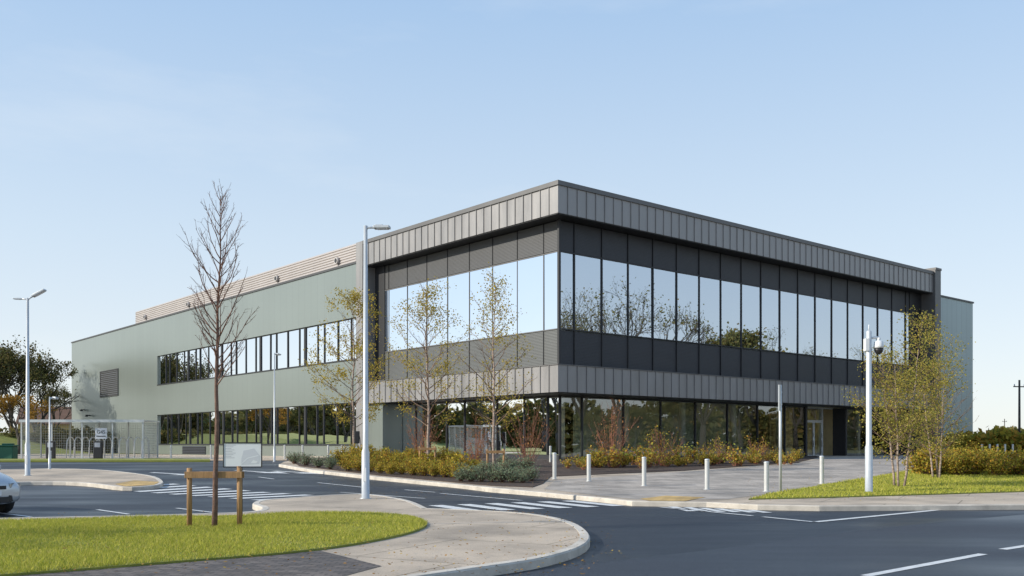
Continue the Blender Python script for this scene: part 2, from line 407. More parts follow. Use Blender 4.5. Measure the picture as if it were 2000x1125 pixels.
isl_back = [(-900,1030),(-300,1020),(0,1012),(250,1007),(430,1002),(500,998),(512,991),(494,984),(510,977),(570,972),(640,967),(705,965),(760,970),(803,979),(835,993)]
isl_out = [(835,993),(900,995),(1000,1000),(1070,1008),(1122,1022),(1150,1044),(1135,1066),(1060,1089),(930,1109),(800,1128),(600,1160),(300,1215)]
oc = gp(isl_out, .12, 5, False)
ibk = gp(isl_back, .12, 4, False)
sheet('pavement', ibk + oc[1:] + [W(-6.0, 5.0), W(-30, 5.0)], 0.12, concrete, skirt=0.16)
kerb('kerb', oc, side=-1)
kerb('kerb', ibk, side=-1)
lawnF = gp([(-900,1024),(-200,1020),(0,1016),(250,1011),(430,1007),(600,1001),(720,1001),(800,1007),(834,1021),(805,1038),(700,1060),(560,1078),(400,1091),(200,1107),(0,1122),(-200,1134),(-700,1150)], .15, 4)
sheet('lawn', lawnF, 0.15, turf, skirt=0.03)
sheet('brick_pavement', gp([(-400,1146),(0,1126),(200,1111),(400,1095),(560,1082),(625,1076),(690,1092),(745,1106),(700,1118),(640,1135),(560,1175),(-300,1300)], .12), 0.125, brick)

f_front = [(545,907),(610,918),(740,932),(900,947),(1060,962),(1180,973),(1235,979),(1380,981),(1480,986),(1600,988),(1800,987),(2050,985),(2500,984)]
fr = gp(f_front, .12)
sheet('pavement', fr + [W(70, 52), W(40, 84), W(-16, 78)], 0.12, concrete, skirt=0.16)
kerb('kerb', fr, side=1)
sheet('forecourt', gp([(1062,955),(1085,938),(1200,930),(1330,922),(1560,905),(1620,894),(1800,893),(1830,903),(1700,932),(1600,948),(1530,960),(1420,975),(1240,975),(1180,969)], .125), 0.125, block)
sheet('planting_bed', gp([(585,910),(740,928),(860,939),(960,948),(1040,951),(1060,944),(1076,930),(1330,919),(1560,903),(1600,893),(1590,888),(1100,895),(640,893),(560,898)], .14), 0.14, soil, skirt=.02)
lawnR = gp([(1462,974),(1530,960),(1600,948),(1700,932),(1790,917),(1900,912),(2300,915),(2300,955),(2000,959),(1800,965),(1600,971)], .15)
sheet('lawn', lawnR, 0.15, turf, skirt=.03)
sheet('tactile_paving', gp([(1250,974),(1300,968),(1378,971),(1335,979),(1270,978)], .13), 0.131, tactile)
li = gp([(-300,920),(0,917),(100,915),(200,918),(290,928),(318,940),(302,948),(240,951),(165,943),(60,941),(-300,948)], .12, 4)
sheet('pavement', li, .12, concrete, skirt=.16)
kerb('kerb', list(li)+[li[0]], side=-1 if sum((li[i].x*li[(i+1)%len(li)].y-li[(i+1)%len(li)].x*li[i].y) for i in range(len(li)))<0 else 1)
sheet('tactile_paving', gp([(225,945),(262,938),(312,941),(300,947),(245,950)], .13), .131, tactile)
sheet('verge', [at(-200,52.5), at(410,53.5), at(410,58), at(330,60), at(-200,58)], .10, turf, skirt=.15)
sheet('apron', [at(-100,60.2), at(330,60.2), at(440,58.2), at(560,58), at(560,78), at(200,90), at(-100,90)], .05, concrete, skirt=.1)
sheet('verge', [W(-70,91), W(-70,58.2)] + [at(-101,58.2), at(-101,91)], .12, turf, skirt=.15)

def bar(mb, a, b, w, h=0.009):
    a = Vector(a[:2]); b = Vector(b[:2]); k = max(1, int((b-a).length/3)); d = (b-a).normalized(); n = Vector((-d.y, d.x))*w/2
    for j in range(k):
        p, q = a.lerp(b, j/k), a.lerp(b, (j+1)/k)
        mb.quad(*[(c.x, c.y, gz(c.y)+h) for c in (p-n, q-n, q+n, p+n)])
def zebra(pa, pb, n, width, length, skew=0):
    A, B = G(*pa), G(*pb); mb = MB(); d = (B-A); d.z = 0; L = d.length; d.normalize(); nn = Vector((-d.y, d.x, 0)); nn.rotate(Quaternion((0,0,1), skew))
    for i in range(n):
        c = A + d*(L*(i+.5)/n)
        bar(mb, c - nn*length/2, c + nn*length/2, width)
    return struct(mb.build('zebra_crossing', white_line))
zebra((862,994), (1275,979), 8, .4, 2.4)
zebra((262,948), (600,975), 9, .5, 2.6)
mb = MB()
for a, b, w in (((1592,1020),(1880,992),.16), ((1690,1126),(1920,1083),.13), ((1958,1074),(2100,1052),.13), ((1290,991),(1470,1008),.12), ((1490,1010),(1590,1020),.12), ((620,943),(708,952),.1), ((790,957),(850,962),.1), ((860,964),(1020,978),.1), ((665,962),(830,974),.1),
                ((36,941),(86,948),.1),((190,996),(252,1005),.1),((345,993),(420,1002),.1),((-20,1000),(60,1010),.1),((505,932),(535,936),.1),((1300,986),(1345,984),.1)):
    bar(mb, G(*a), G(*b), w)
struct(mb.build('road_marking', white_line))
mb = MB()
for i in range(6):
    a = G(1312+i*30, 990+i*1.3); b = G(1350+i*30, 999+i*.6)
    bar(mb, a, b, .22)
bar(mb, G(1330,989), G(1510,994), .12)
struct(mb.build('road_marking', white_line))
mb = MB()
for px, py in ((335,925),(500,921),(575,922)):
    a = G(px-40, py-2); b = G(px+20, py+1.5)
    bar(mb, a, b, .25); c = G(px+20, py+1.5)
    d = (b-a); d.z = 0; d.normalize(); n = Vector((-d.y, d.x, 0))
    mb.f.append((len(mb.v), len(mb.v)+1, len(mb.v)+2)); mb.m.append(0); mb.sm.append(False)
    for q in (c-n*.6, c+d*1.6, c+n*.6): mb.v.append((q.x, q.y, gz(q.y)+.009))
struct(mb.build('road_marking', white_line))

# ------------------------------------------------------------------ main building
BO = Vector((2.43, 50.0, 0.5)); BR = math.atan2(.644, .765)
U = Vector((math.cos(BR), math.sin(BR), 0)); V = Vector((-math.sin(BR), math.cos(BR), 0))
bld = thing('office_building', 'long two storey office building with green metal wing and glazed dark corner', 'building', BO, BR)
zT, zC, zF, zW1, zW0, zB1, zB0 = 14.92, 14.68, 13.22, 11.5, 7.24, 5.2, 3.77
XE = 41.2; YE = 19.6
def part(name, m, mb, parent=bld, bevel=0): return mb.build(name, m, parent, None, bevel)
def fascia_right(z0, z1, dep):
    mb = MB(); mb.box(0, 0, z0, XE, dep, z1)
    n = int(XE/.7)
    for i in range(1, n+1):
        x = i*.7; mb.box(x-.014, -.045, z0+.002, x+.014, 0.002, z1-.003)
    return part('fascia', zinc, mb)
def fascia_left(z0, z1, dep):
    mb = MB(); mb.box(0.0, dep+.003, z0, dep, YE, z1); mb.box(-.004, 0.004, z0+.001, 0.1, dep+.1, z1-.001)
    for i in range(1, int(YE/.7)+1):
        y = i*.7; mb.box(-.05, y-.014, z0+.002, 0.002, y+.014, z1-.003)
    return part('fascia', zinc, mb)
fascia_right(zF, zC, 1.3); fascia_left(zF, zC, 1.3)
fascia_right(zB0, zB1, 1.9); fascia_left(zB0, zB1, 1.9)
mb = MB(); mb.box(-.08, -.08, zC, XE+.1, .5, zT); mb.box(-.08, .5, zC, .5, YE, zT); part('roof_capping', zinccap, mb)
mb = MB(); mb.box(-.05, -.05, zB1, XE, 1.0, zB1+.05); mb.box(-.05, 1.0, zB1, 1.0, YE, zB1+.05); part('sill_flashing', zinccap, mb)
mb = MB(); mb.box(.5, .5, zC-.3, XE, YE+.5, zC-.02); part('roof', roofm, mb)
mb = MB(); mb.box(.02, .06, zF-.05, XE, 1.25, zF-.003); mb.box(.06, 1.25, zF-.05, 1.25, YE, zF-.003); part('soffit', darkm, mb)
mb = MB(); mb.box(.1, .1, zB0-.05, XE, 1.9, zB0-.003); mb.box(.1, 1.9, zB0-.05, 1.9, YE, zB0-.003); part('soffit', darkm, mb)
mb = MB(); mb.box(-.06, YE, 0, 1.3, YE+.85, zT); part('end_frame', zinc, mb)
mb = MB(); mb.box(XE, -.2, 0, XE+.95, 3.2, zT+.12)
mb.box(XE-.02, -.26, zT+.12, XE+.97, 3.2, zT+.3); part('end_frame', zinccap, mb)
mb = MB(); mb.box(XE-1.9, .95, 0, XE, 2.0, zF-.05); part('end_pier', darkm, mb)
mb = MB(); mb.box(.95, YE-1.2, 0, 1.9, YE, zF-.05); part('end_pier', darkm, mb)
def zig(mb, ax, a0, a1, z0, z1, pl, pitch=.115, dep=.05):
    n = max(1, int((z1-z0)/pitch)); p = (z1-z0)/n
    for i in range(n):
        zb = z0+i*p
        pr = [(pl, zb), (pl-dep, zb+p*.25), (pl-dep, zb+p*.55), (pl, zb+p)]
        for (d0, q0), (d1, q1) in zip(pr[:-1], pr[1:]):
            if ax == 'x': mb.quad((a0,d0,q0),(a1,d0,q0),(a1,d1,q1),(a0,d1,q1))
            else: mb.quad((d0,a0,q0),(d0,a1,q0),(d1,a1,q1),(d1,a0,q1))
def louvre(ax, a0, a1, z0, z1, pl, m, dep):
    mb = MB(); zig(mb, ax, a0+.03, a1-.03, z0+.03, z1-.03, pl, .08, dep)
    mb.mi = 1
    if ax == 'x': mb.box(a0-.02, pl-.06, z0, a0+.03, pl+.06, z1); mb.box(a0, pl-.0, z0, a1, pl+.06, z0+.03)
    else: mb.box(pl-.04, a0-.015, z0, pl+.06, a0+.02, z1)
    return part('louvre_panel', [m, darkm], mb)
rw = random.Random(3)
def window(ax, a0, a1, z0, z1, pl, g, fm=darkm, fw=.035, blind=None, trans=None, bcol=None, proud=.07):
    mb = MB(); d0, d1 = pl-proud, pl+.08
    def bx(p0, p1, q0, q1, e0=d0, e1=d1):
        if ax == 'x': mb.box(p0, e0, q0, p1, e1, q1)
        else: mb.box(e0, p0, q0, e1, p1, q1)
    bx(a0-fw, a0+fw, z0, z1)
    bx(a0+fw+.001, a1-fw-.001, z0, z0+.06); bx(a0+fw+.001, a1-fw-.001, z1-.06, z1)
    if trans: bx(a0+fw+.001, a1-fw-.001, trans-.03, trans+.03)
    w = part('window', fm, mb)
    mb = MB(); t = rw.uniform(-.01, .01); t2 = rw.uniform(-.008, .008)
    A, B = a0+fw, a1-fw
    if ax == 'x': mb.quad((A,pl+t,z0+.05),(B,pl-t,z0+.05),(B,pl-t+t2,z1-.05),(A,pl+t+t2,z1-.05))
    else: mb.quad((pl+t,A,z0+.05),(pl-t,B,z0+.05),(pl-t+t2,B,z1-.05),(pl+t+t2,A,z1-.05))
    mb.build('pane', g, w)
    if blind:
        mb = MB(); zz = z1 - (z1-z0)*blind
        if ax == 'x': mb.box(A+.02, pl+.16, zz, B-.02, pl+.19, z1-.02)
        else: mb.box(pl+.16, A+.02, zz, pl+.19, B-.02, z1-.02)
        mb.build('blind', bcol or blindm, w)
    return w
xs = [1.0] + [2.12+2.15*i for i in range(18)]; xs = [x for x in xs if x < XE-2.2] + [XE-1.9]
ys = [1.0] + [2.24*i for i in range(1, 9)] + [YE-1.2]
for a, b in zip(xs[:-1], xs[1:]):
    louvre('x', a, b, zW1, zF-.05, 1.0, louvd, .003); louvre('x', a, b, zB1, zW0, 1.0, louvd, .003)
    window('x', a, b, zW0, zW1, 1.0, glassU, fw=.03)
for i, (a, b) in enumerate(zip(ys[:-1], ys[1:])):
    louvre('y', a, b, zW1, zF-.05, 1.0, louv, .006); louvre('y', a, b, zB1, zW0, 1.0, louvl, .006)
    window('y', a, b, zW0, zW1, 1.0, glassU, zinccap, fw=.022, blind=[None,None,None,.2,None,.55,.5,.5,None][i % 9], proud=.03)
mb = MB(); mb.box(.9, .9, zB1, 1.04, 1.04, zF-.05); part('corner_post', darkm, mb)
gx = [1.9, 3.6, 7.0, 10.3, 13.6, 16.9, 20.2, 23.4, 25.9]
for a, b in zip(gx[:-1], gx[1:]): window('x', a, b, .1, zB0-.06, 1.9, glassG, fw=.04)
gy = [1.9, 2.9, 4.9, 7.4, 10.6, 12.5, 14.4, 16.0, 17.6]
for i, (a, b) in enumerate(zip(gy[:-1], gy[1:])): window('y', a, b, .35, zB0-.06, 1.9, glassG, fw=.04, blind=[None,.25,None,.3,None,None,None,None][i])
mb = MB(); mb.box(2.15, 10.6, 0, 2.25, 14.3, zB0-.06); part('spandrel_panel', spand, mb)
mb = MB(); mb.box(2.15, 14.4, 0, 2.25, 17.6, zB0-.06); part('spandrel_panel', darkm, mb)
mb = MB(); mb.box(.3, 17.6, 0, 1.9, YE, zB0-.06); part('wall_panel', green, mb)
mb = MB(); mb.box(1.8, 1.9, 0, 2.0, 17.6, .35); part('plinth', louvd, mb)
YD = 2.9
for xx in (25.9, 31.2):
    mb = MB(); mb.box(xx, 1.8, 0, xx+.2, YD, zB0-.06); part('entrance_jamb', darkm, mb)
def door(x0, x1):
    mb = MB(); y = YD
    mb.box(x0, y-.04, .02, x0+.09, y+.04, 2.7); mb.box(x1-.09, y-.04, .02, x1, y+.04, 2.7); mb.box(x0+.09, y-.04, 2.6, x1-.09, y+.04, 2.7); mb.box(x0+.09, y-.04, .02, x1-.09, y+.04, .2)
    d = part('door', galv, mb)
    mb = MB(); mb.quad((x0+.09,y,.2),(x1-.09,y,.2),(x1-.09,y,2.6),(x0+.09,y,2.6)); mb.build('pane', glassG, d)
    mb = MB(); mb.tube([(x1-.16,y-.1,.8),(x1-.16,y-.1,1.8)], .018, 6); mb.build('handle', chrome, d)
door(27.5, 28.6); door(28.62, 29.72)
for a, b in ((26.15,27.5),(29.75,31.2)): window('x', a, b, .02, zB0-.06, YD, glassG, galv)
window('x', 27.5, 29.75, 2.72, zB0-.06, YD, glassG, galv)
for a, b in ((31.4,34.7),(34.7,38.0),(38.0,XE)): window('x', a, b, .1, zB0-.06, 1.9, glassG, fw=.04)
# interior
mb = MB(); mb.box(7.5, 6.5, 0, XE-.2, 6.7, zF-.1); mb.box(7.3, 8, 0, 7.5, 88, 13.2); part('core_wall', inner, mb)
mb = MB(); mb.box(25.0, 4.2, .07, 34, 4.3, 3.7); part('lobby_wall', warmw, mb)
mb = MB(); mb.box(2.2, 2.2, zB0+.0, XE-.1, 8, zB1+1.2); mb.box(2.2, 8, zB0, 7.3, YE, zB1+1.2); part('floor_slab', ceilm, mb)
mb = MB(); mb.box(1.3, 1.3, zF-.02, XE-.1, 8, zF+.1); mb.box(1.3, 8, zF-.02, 7.3, YE, zF+.1); mb.box(1.3, 1.2, zW1+.05, XE-.3, 8, zW1+.2); mb.box(1.2, 8, zW1+.05, 7.3, YE-.2, zW1+.2); part('ceiling', ceilm, mb)
mb = MB(); mb.box(2.1, 2.1, -.1, XE, 8, .06); mb.box(2.1, 8, -.1, 7.3, YE, .06); part('ground_floor', ceilm, mb)
for i in range(7):
    mb = MB(); mb.tube([(3.6+i*5.4, 3.6, 0), (3.6+i*5.4, 3.6, zF)], .22, 12); part('column', innercol, mb)
mb = MB(); mb.tube([(3.6, 10, 0), (3.6, 10, zF)], .22, 12); part('column', innercol, mb)
mb = MB(); mb.box(.3, YE+.5, 3.95, 7.3, 59.5, 6.4); mb.box(.3, YE+.5, -.1, 7.3, 59.5, .05); mb.box(.3, YE+.5, 10.2, 7.3, 59.5, 10.4); part('floor_slab', ceilm, mb)
mb = MB(); mb.box(.3, 59.5, 0, 7.3, 59.7, 12); mb.box(.3, YE+.86, 0, 7.3, YE+.95, 12); part('partition_wall', inner, mb)
for y0, y1 in ((27,31.5),(44,48)):
    mb = MB(); mb.box(4.5, y0, 0, 4.6, y1, 3.9); mb.box(4.5, y0+2, 6.9, 4.6, y1+1, 9.6); part('partition_wall', curt, mb)
yA, yB, yC = YE+.85, 59.0, 88.7
zG = 13.5; r1, r0, l1, l0 = 9.8, 6.9, 3.9, .95
mb = MB()
for a, b in ((0, l0), (l1, r0), (r1, zG)): mb.box(0, yA, a, .28, yB, b)
mb.box(0, yB, 0, .28, yC, zG); mb.box(.28, yC-.3, 0, 42, yC, zG)
part('wall', green, mb)
mb = MB(); mb.box(-.07, yA, zG, .5, yC+.07, zG+.14); part('roof_capping', louv, mb)
mb = MB(); mb.box(.28, YE+.6, zG-.4, 50, yC-.3, zG-.25); part('roof', roofm, mb)
mb = MB(); zig(mb, 'y', yA, 67.4, zG+.0, 15.2, .7, pitch=.17, dep=.06); mb.box(.7, yA, zG, 30, 67.3, 15.19); part('roof_screen', corr, mb)
for px in (659, 541, 368, 284):
    k = (px-1000)/F; ox, oy = BO.x+.6*U.x, BO.y+.6*U.y
    t = (k*oy-ox)/(V.x-k*V.y)
    mb = MB(); mb.tube([(.66, t, 14.3), (.45, t, 14.3)], .26, 14); mb.mi = 1; mb.tube([(.47, t, 14.3), (.44, t, 14.3)], .17, 14); part('vent_outlet', [corr, blackp], mb)
def ribbon(z0, z1, seed, glass):
    rr = random.Random(seed); y = yA+.05; i = 0
    mods = [.9, 1.9, 1.9, 1.0, 1.9]
    while y < yB-.9:
        w = mods[i % 5]*rr.uniform(.95, 1.05); e = min(y+w, yB)
        if yB-e < .9: e = yB
        bl = rr.choice([None, .3, .35, .5, .8, .95, .25, .3])
        window('y', y, e, z0, z1, .16, glass, fw=.045 if i % 5 else .13, blind=bl, trans=None)
        y = e; i += 1
ribbon(l0, l1, 5, glassL); ribbon(r0, r1, 9, glassL)
mb = MB(); mb.box(-.05, yA, r0-.06, .27, yB, r0-.004); part('sill', darkm, mb)
mb = MB(); mb.box(-.05, yA, l0-.06, .27, yB, l0-.004); part('sill', darkm, mb)
def wall_t(px, x=0.0):
    k = (px-1000)/F; ox, oy = BO.x+x*U.x, BO.y+x*U.y
    return (k*oy-ox)/(V.x-k*V.y)
ta, tb = wall_t(231), wall_t(197)
mb = MB(); zig(mb, 'y', ta, tb, 6.4, 9.2, -.02, .2, .06); mb.box(-.1, ta-.1, 6.3, .01, ta, 9.3); mb.box(-.1, tb, 6.3, .01, tb+.1, 9.3); mb.box(-.1, ta, 9.2, .01, tb, 9.3); mb.box(-.1, ta, 6.3, .01, tb, 6.4)
part('wall_louvre', louv, mb)
ta, tb = wall_t(402), wall_t(357)
mb = MB(); zig(mb, 'y', ta, tb, 0.05, .8, -.02, .15, .05); part('wall_louvre', louvd, mb)
for px, z in ((166, 5.0), (176, 4.3)):
    t = wall_t(px); mb = MB(); mb.box(-.5, t-.15, z, 0, t+.15, z+.12); mb.box(-.55, t-.2, z-.1, -.3, t+.2, z+.02); part('wall_light', blackp, mb)
mb = MB(); mb.box(XE+.95, 1.5, 0, 51.7, 60, zG); part('side_block', palegr, mb)
mb = MB(); mb.box(XE+.95, 1.42, zG, 51.78, 60, zG+.14); part('roof_capping', louv, mb)
mb = MB(); mb.box(XE+.9, 60, 0, 51.7, 88, zG-.2); part('rear_wall', green, mb)
mb = MB(); mb.box(XE+.3, 3.2, 0, XE+.94, 60, zG-.2); part('rear_wall', darkm, mb)

# ------------------------------------------------------------------ vegetation
def excurrent(mt, mc, tips, rnd, base, h, r0, nb, f0, spread, elev, lean=(0,0), nsub=4, curve=.25, prof=None, wob=.02, twigr=1.0, subsub=0, lv=(.65, 1.15)):
    n = 12; pts = []; rad = []; ox = oy = 0
    for i in range(n+1):
        f = i/n
        ox += rnd.uniform(-1, 1)*wob*h/n*2; oy += rnd.uniform(-1, 1)*wob*h/n*2
        pts.append(Vector((base[0]+lean[0]*h*f+ox, base[1]+lean[1]*h*f+oy, base[2]+h*f)))
        rad.append(max(.006*twigr, r0*(1-f)**.85))
    mt.tube(pts, rad, 8)
    prof = prof or (lambda f: math.sin(pi*min(1, .12+f*.95))**.8)
    for k in range(nb):
        f = f0+(1-f0)*(k+rnd.random())/nb
        if f > .985: f = .985
        x = f*n; i = int(x); p = pts[i].lerp(pts[min(i+1, n)], x-i)
        az = k*2.399+rnd.uniform(-.7, .7); e = elev*rnd.uniform(.65, 1.25)
        e = min(e + f*.35, 1.4)
        g = (f-f0)/(1-f0)
        L = spread*prof(g)*rnd.uniform(*lv)+.08
        d = Vector((math.cos(az)*math.cos(e), math.sin(az)*math.cos(e), math.sin(e)))
        bp = []; m = 6; br0 = max(.006*twigr, min(r0*.45*(1-f*.7), r0*.10+L*.011))
        side = Vector((-math.sin(az), math.cos(az), 0))*rnd.uniform(-.2, .2)
        for j in range(m+1):
            t = j/m
            q = p + d*L*t + side*L*math.sin(t*3) + Vector((0, 0, curve*L*t*t)) + Vector((rnd.uniform(-1,1), rnd.uniform(-1,1), rnd.uniform(-1,1)))*L*.03*t
            bp.append(q)
        mc.tube(bp, [br0*(1-.75*j/m) for j in range(m+1)], 4, cap=False)
        for s in range(nsub):
            t = .2+.8*(s+rnd.random())/nsub; xx = min(t*m, m-.01); jj = int(xx); q = bp[jj].lerp(bp[jj+1], xx-jj)
            dd = (d + Vector((rnd.uniform(-1,1), rnd.uniform(-1,1), rnd.uniform(-.4,.8)))*.8).normalized()
            l2 = L*rnd.uniform(.2, .42)*(1.25-t*.6)
            q1 = q+dd*l2*.5+Vector((0,0,.03*l2)); q2 = q+dd*l2+Vector((0, 0, curve*l2*.5))
            mc.tube([q, q1, q2], [br0*.42, br0*.3, br0*.16], 3, cap=False)
            tips += [q1, q2, q.lerp(q2, .75)]
            for u in range(subsub):
                a = q.lerp(q2, rnd.uniform(.3, 1)); d3 = (dd+Vector((rnd.uniform(-1,1), rnd.uniform(-1,1), rnd.uniform(-.6,.8)))).normalized()
                b = a+d3*l2*rnd.uniform(.25, .5); mc.tube([a, b], [br0*.25, br0*.12], 3, cap=False); tips.append(b)
        tips.append(bp[-1])
def leaves(mb, tips, n, sz, rnd, jit):
    for _ in range(n):
        p = tips[min(len(tips)-1, int(len(tips)*rnd.random()))]
        mb.leaf(p+Vector((rnd.gauss(0, jit), rnd.gauss(0, jit), rnd.gauss(0, jit*.8))), sz, rnd)
def mk_birch(loc, h, spread, r0, nl, seed, label, group, lm, stems=1, nb=34, sz=.085, f0=.2, bm=None, lean=.11, thr=-.7):
    rnd = random.Random(seed); t = thing('birch_tree', label, 'tree', loc, 0, group)
    mt, mc, tips = MB(), MB(), []
    for s in range(stems):
        a = s*2*pi/stems+rnd.random(); r = .0 if stems == 1 else .16
        ln = (rnd.uniform(-.02, .02), 0) if stems == 1 else (math.cos(a)*lean, math.sin(a)*lean)
        pf = lambda f: (1-f)**.7*.85+.18 if f > .15 else .55+f*2.2
        excurrent(mt, mc, tips, rnd, (math.cos(a)*r, math.sin(a)*r, -.05), h*rnd.uniform(.72, .92) if s else h, r0*(.8 if stems > 1 else 1), nb, f0, spread*(1 if stems == 1 else .85), .5, ln, 5, .08, prof=pf, wob=.035, subsub=1, lv=(.4, 1.35))
    keep = [p for p in tips if math.sin(p.x*2.3+seed)+math.sin(p.z*2.1+seed*2)+math.sin(p.y*2.7) > thr]
    keep = [p for p in keep for _ in range(rnd.choice((0, 1, 1, 2)))]
    mc.mi = 1; leaves(mc, keep or tips, nl, sz, rnd, .17)
    mt.build('trunk', bm or birchb, t); mc.build('crown', [twigb, lm], t)
    return t
p = G(690, 903, .14); mk_birch(p, tall(p,903,578), 2.3, .07, 5200, 11, 'golden leafed birch nearest the tall white lamp post', None, lf_birch, nb=42, sz=.085)
p = G(838, 913, .14); mk_birch(p, tall(p,913,562), 2.6, .075, 4300, 12, 'golden birch in the bed before the glazed corner, middle of three', None, lf_birch, nb=44, sz=.075)
p = G(965, 925, .14); mk_birch(p, tall(p,925,548), 2.1, .07, 2900, 13, 'thinly leaved birch with timber stakes nearest the building corner', None, lf_birch, nb=42, sz=.068, thr=-.4)
p = G(1756, 950, .15); mk_birch(p, tall(p,950,622), 1.55, .055, 6500, 14, 'multi stem green gold birch on the right lawn beside the camera pole', None, lf_green, stems=3, nb=32, sz=.064, f0=.2, lean=.10)
p = G(1832, 934, .15); mk_birch(p, tall(p,934,655), 1.7, .05, 6500, 15, 'second multi stem birch further back on the right lawn', None, lf_green, stems=3, nb=30, sz=.064, f0=.15, lean=.12)

base = G(420, 1029, .15)
t = thing('bare_tree', 'slender leafless young tree held by a timber stake frame on the front lawn', 'tree', base)
rnd = random.Random(21); mt, mc, tips = MB(), MB(), []
excurrent(mt, mc, tips, rnd, (0, 0, -.05), tall(base,1029,384)+.05, .05, 52, .42, .86, .66, (.02, 0), 6, .42, prof=lambda g: (.6+.7*g if g < .35 else .82*(1-g)**.7+.2) if g < .9 else .25, wob=.022, twigr=1.1, subsub=2, lv=(.5, 1.2))
mt.build('trunk', bark, t); mc.build('crown', twig, t)

def fork(mb, rnd, p, d, L, r, dep, tips, spread, kr):
    n = 3; pts = [p]; q = p
    for i in range(n):
        d = (d + Vector((rnd.uniform(-1,1), rnd.uniform(-1,1), rnd.uniform(-.5,1)))*.16).normalized(); q = q+d*L/n; pts.append(q)
    mb.tube(pts, [r, r*.9, r*.8, r*.7], 6 if r > .12 else (4 if r > .04 else 3), cap=False)
    if dep <= 0: tips += [pts[1], pts[2], pts[3]]; return
    for k in range(3 if rnd.random() < kr else 2):
        a = d.orthogonal().normalized(); a.rotate(Quaternion(d, rnd.uniform(0, 6.28)))
        e = (d*math.cos(spread) + a*math.sin(spread)*rnd.uniform(.6, 1.3) + Vector((0,0,.08))).normalized()
        fork(mb, rnd, q if rnd.random() < .7 else pts[2], e, L*rnd.uniform(.7, .88), r*rnd.uniform(.56, .7), dep-1, tips, spread, kr)
def broad(seed, h, dep, nl, sz, lm, name, label, group, loc, spread=.55, kr=.5, rr=None, bm=darkbark):
    rnd = random.Random(seed); t = thing(name, label, 'tree', loc, 0, group)
    mt, mc, tips = MB(), MB(), []
    L0 = h*.2; r0 = rr or h*.021
    mt.tube([(0,0,-.3), (.05,0,L0*.5), (0,.06,L0)], [r0*1.35, r0*1.05, r0*.95], 9)
    for k in range(4):
        a = k*pi/2+rnd.random(); e = Vector((math.cos(a)*.5, math.sin(a)*.5, 1)).normalized() if k else Vector((0,0,1))
        fork(mc, rnd, Vector((0,.06,L0*.95)), e, h*.2, r0*.6, dep, tips, spread, kr)
    zm = max(p.z for p in tips)
    if nl:
        mc.mi = 1; leaves(mc, tips, nl, sz, rnd, h*.022)
    k = h/zm
    mt.v = [(x*k, y*k, z*k) for x, y, z in mt.v]; mc.v = [(x*k, y*k, z*k) for x, y, z in mc.v]
    mt.build('trunk', bm, t); mc.build('crown', [bm, lm], t)
    return t
def mirror_pt(px, Dv, axis, off):
    P = Vector(((px-1000)/F*Dv, Dv, 0)); n = V if axis == 'v' else U
    o = Vector((BO.x, BO.y, 0)); k = (P-o).dot(n)-off
    Q = P-n*2*k; return Vector((Q.x, Q.y, gz(Q.y)))
bigA = broad(31, 18.5, 6, 1500, .22, lf_mir, 'large_tree', 'tall bare tree beside the road, mirrored first from the corner in upper glazing', 'trees mirrored in the right glazing', mirror_pt(1145, 104, 'v', 1), kr=.4)
bigB = broad(32, 18.5, 6, 1300, .22, lf_mir, 'large_tree', 'tall wide bare tree beside the road, mirrored second from the corner', 'trees mirrored in the right glazing', mirror_pt(1226, 97, 'v', 1), kr=.4)
leafy = broad(33, 13.0, 5, 10000, .30, lf_mir, 'large_tree', 'low leafy dark tree mirrored in the middle of the right glazing', 'trees mirrored in the right glazing', mirror_pt(1405, 96, 'v', 1))
cnt = 0
for px, Dv, src, s, rz in ((1500,112,bigA,.8,1.2),(1580,128,bigB,.8,2.2),(1665,142,bigA,.85,3.5),(1735,155,bigB,.85,.6),(1340,160,leafy,.8,1),(1460,118,leafy,.85,2),(1600,160,leafy,.8,3),(1250,150,leafy,.55,4),(1150,155,leafy,.5,5),(1700,175,leafy,.8,.4)):
    cnt += 1; dup(src, mirror_pt(px, Dv, 'v', 1), rz, 'roadside tree mirrored in the right glazing, number %s from the corner' % ['one','two','three','four','five','six','seven','eight','nine','ten'][cnt-1], s)
for i, (px, Dv, src, s, rz) in enumerate(((1050,92,bigA,.62,1),(790,110,leafy,.85,2),(700,120,leafy,.7,.3),(930,100,bigB,.6,3))):
    d = dup(src, mirror_pt(px, Dv, 'u', 1), rz, 'tree across the car park mirrored in the left glazing, %s from the corner' % ['first','third','fourth','second'][i], s); d['group'] = 'trees mirrored in the left glazing'
for i, (px, Dv, s) in enumerate(((600,150,.6),(560,160,.5),(450,190,.6),(370,220,.9),(340,215,.85))):
    d = dup(leafy, mirror_pt(px, Dv, 'u', 0), i, 'low tree beyond the car park mirrored in the wing ribbon windows, %s' % ['nearest','second nearest','third nearest','fourth nearest','farthest'][i], s); d['group'] = 'trees mirrored in the wing windows'
d = dup(bigB, (-17.5, 12.2, 0), 1.3, 'bare tree left of the front lawn, outside the frame, throwing thin shadows over the grass', .38); del d['group']
def mass(name, label, x0, y0, x1, y1, h, n, sz, lm, seed, dw=3):
    rnd = random.Random(seed); mb = MB()
    hs = [rnd.uniform(.5, 1.15) for _ in range(60)]
    for _ in range(n):
        f = rnd.random(); k = f*58; i = int(k); hh = h*(hs[i]*(1-(k-i))+hs[i+1]*(k-i))
        x = x0+(x1-x0)*f; y = y0+(y1-y0)*f+rnd.uniform(-dw, dw); z = hh*rnd.random()**.75
        mb.leaf((x+rnd.uniform(-.5,.5), y, gz(y)+z), sz, rnd)
    o = mb.build(name, lm); return tag(o, label, 'hedge', None, 'stuff')
a, b = mirror_pt(1040, 160, 'v', 1), mirror_pt(1800, 190, 'v', 1)
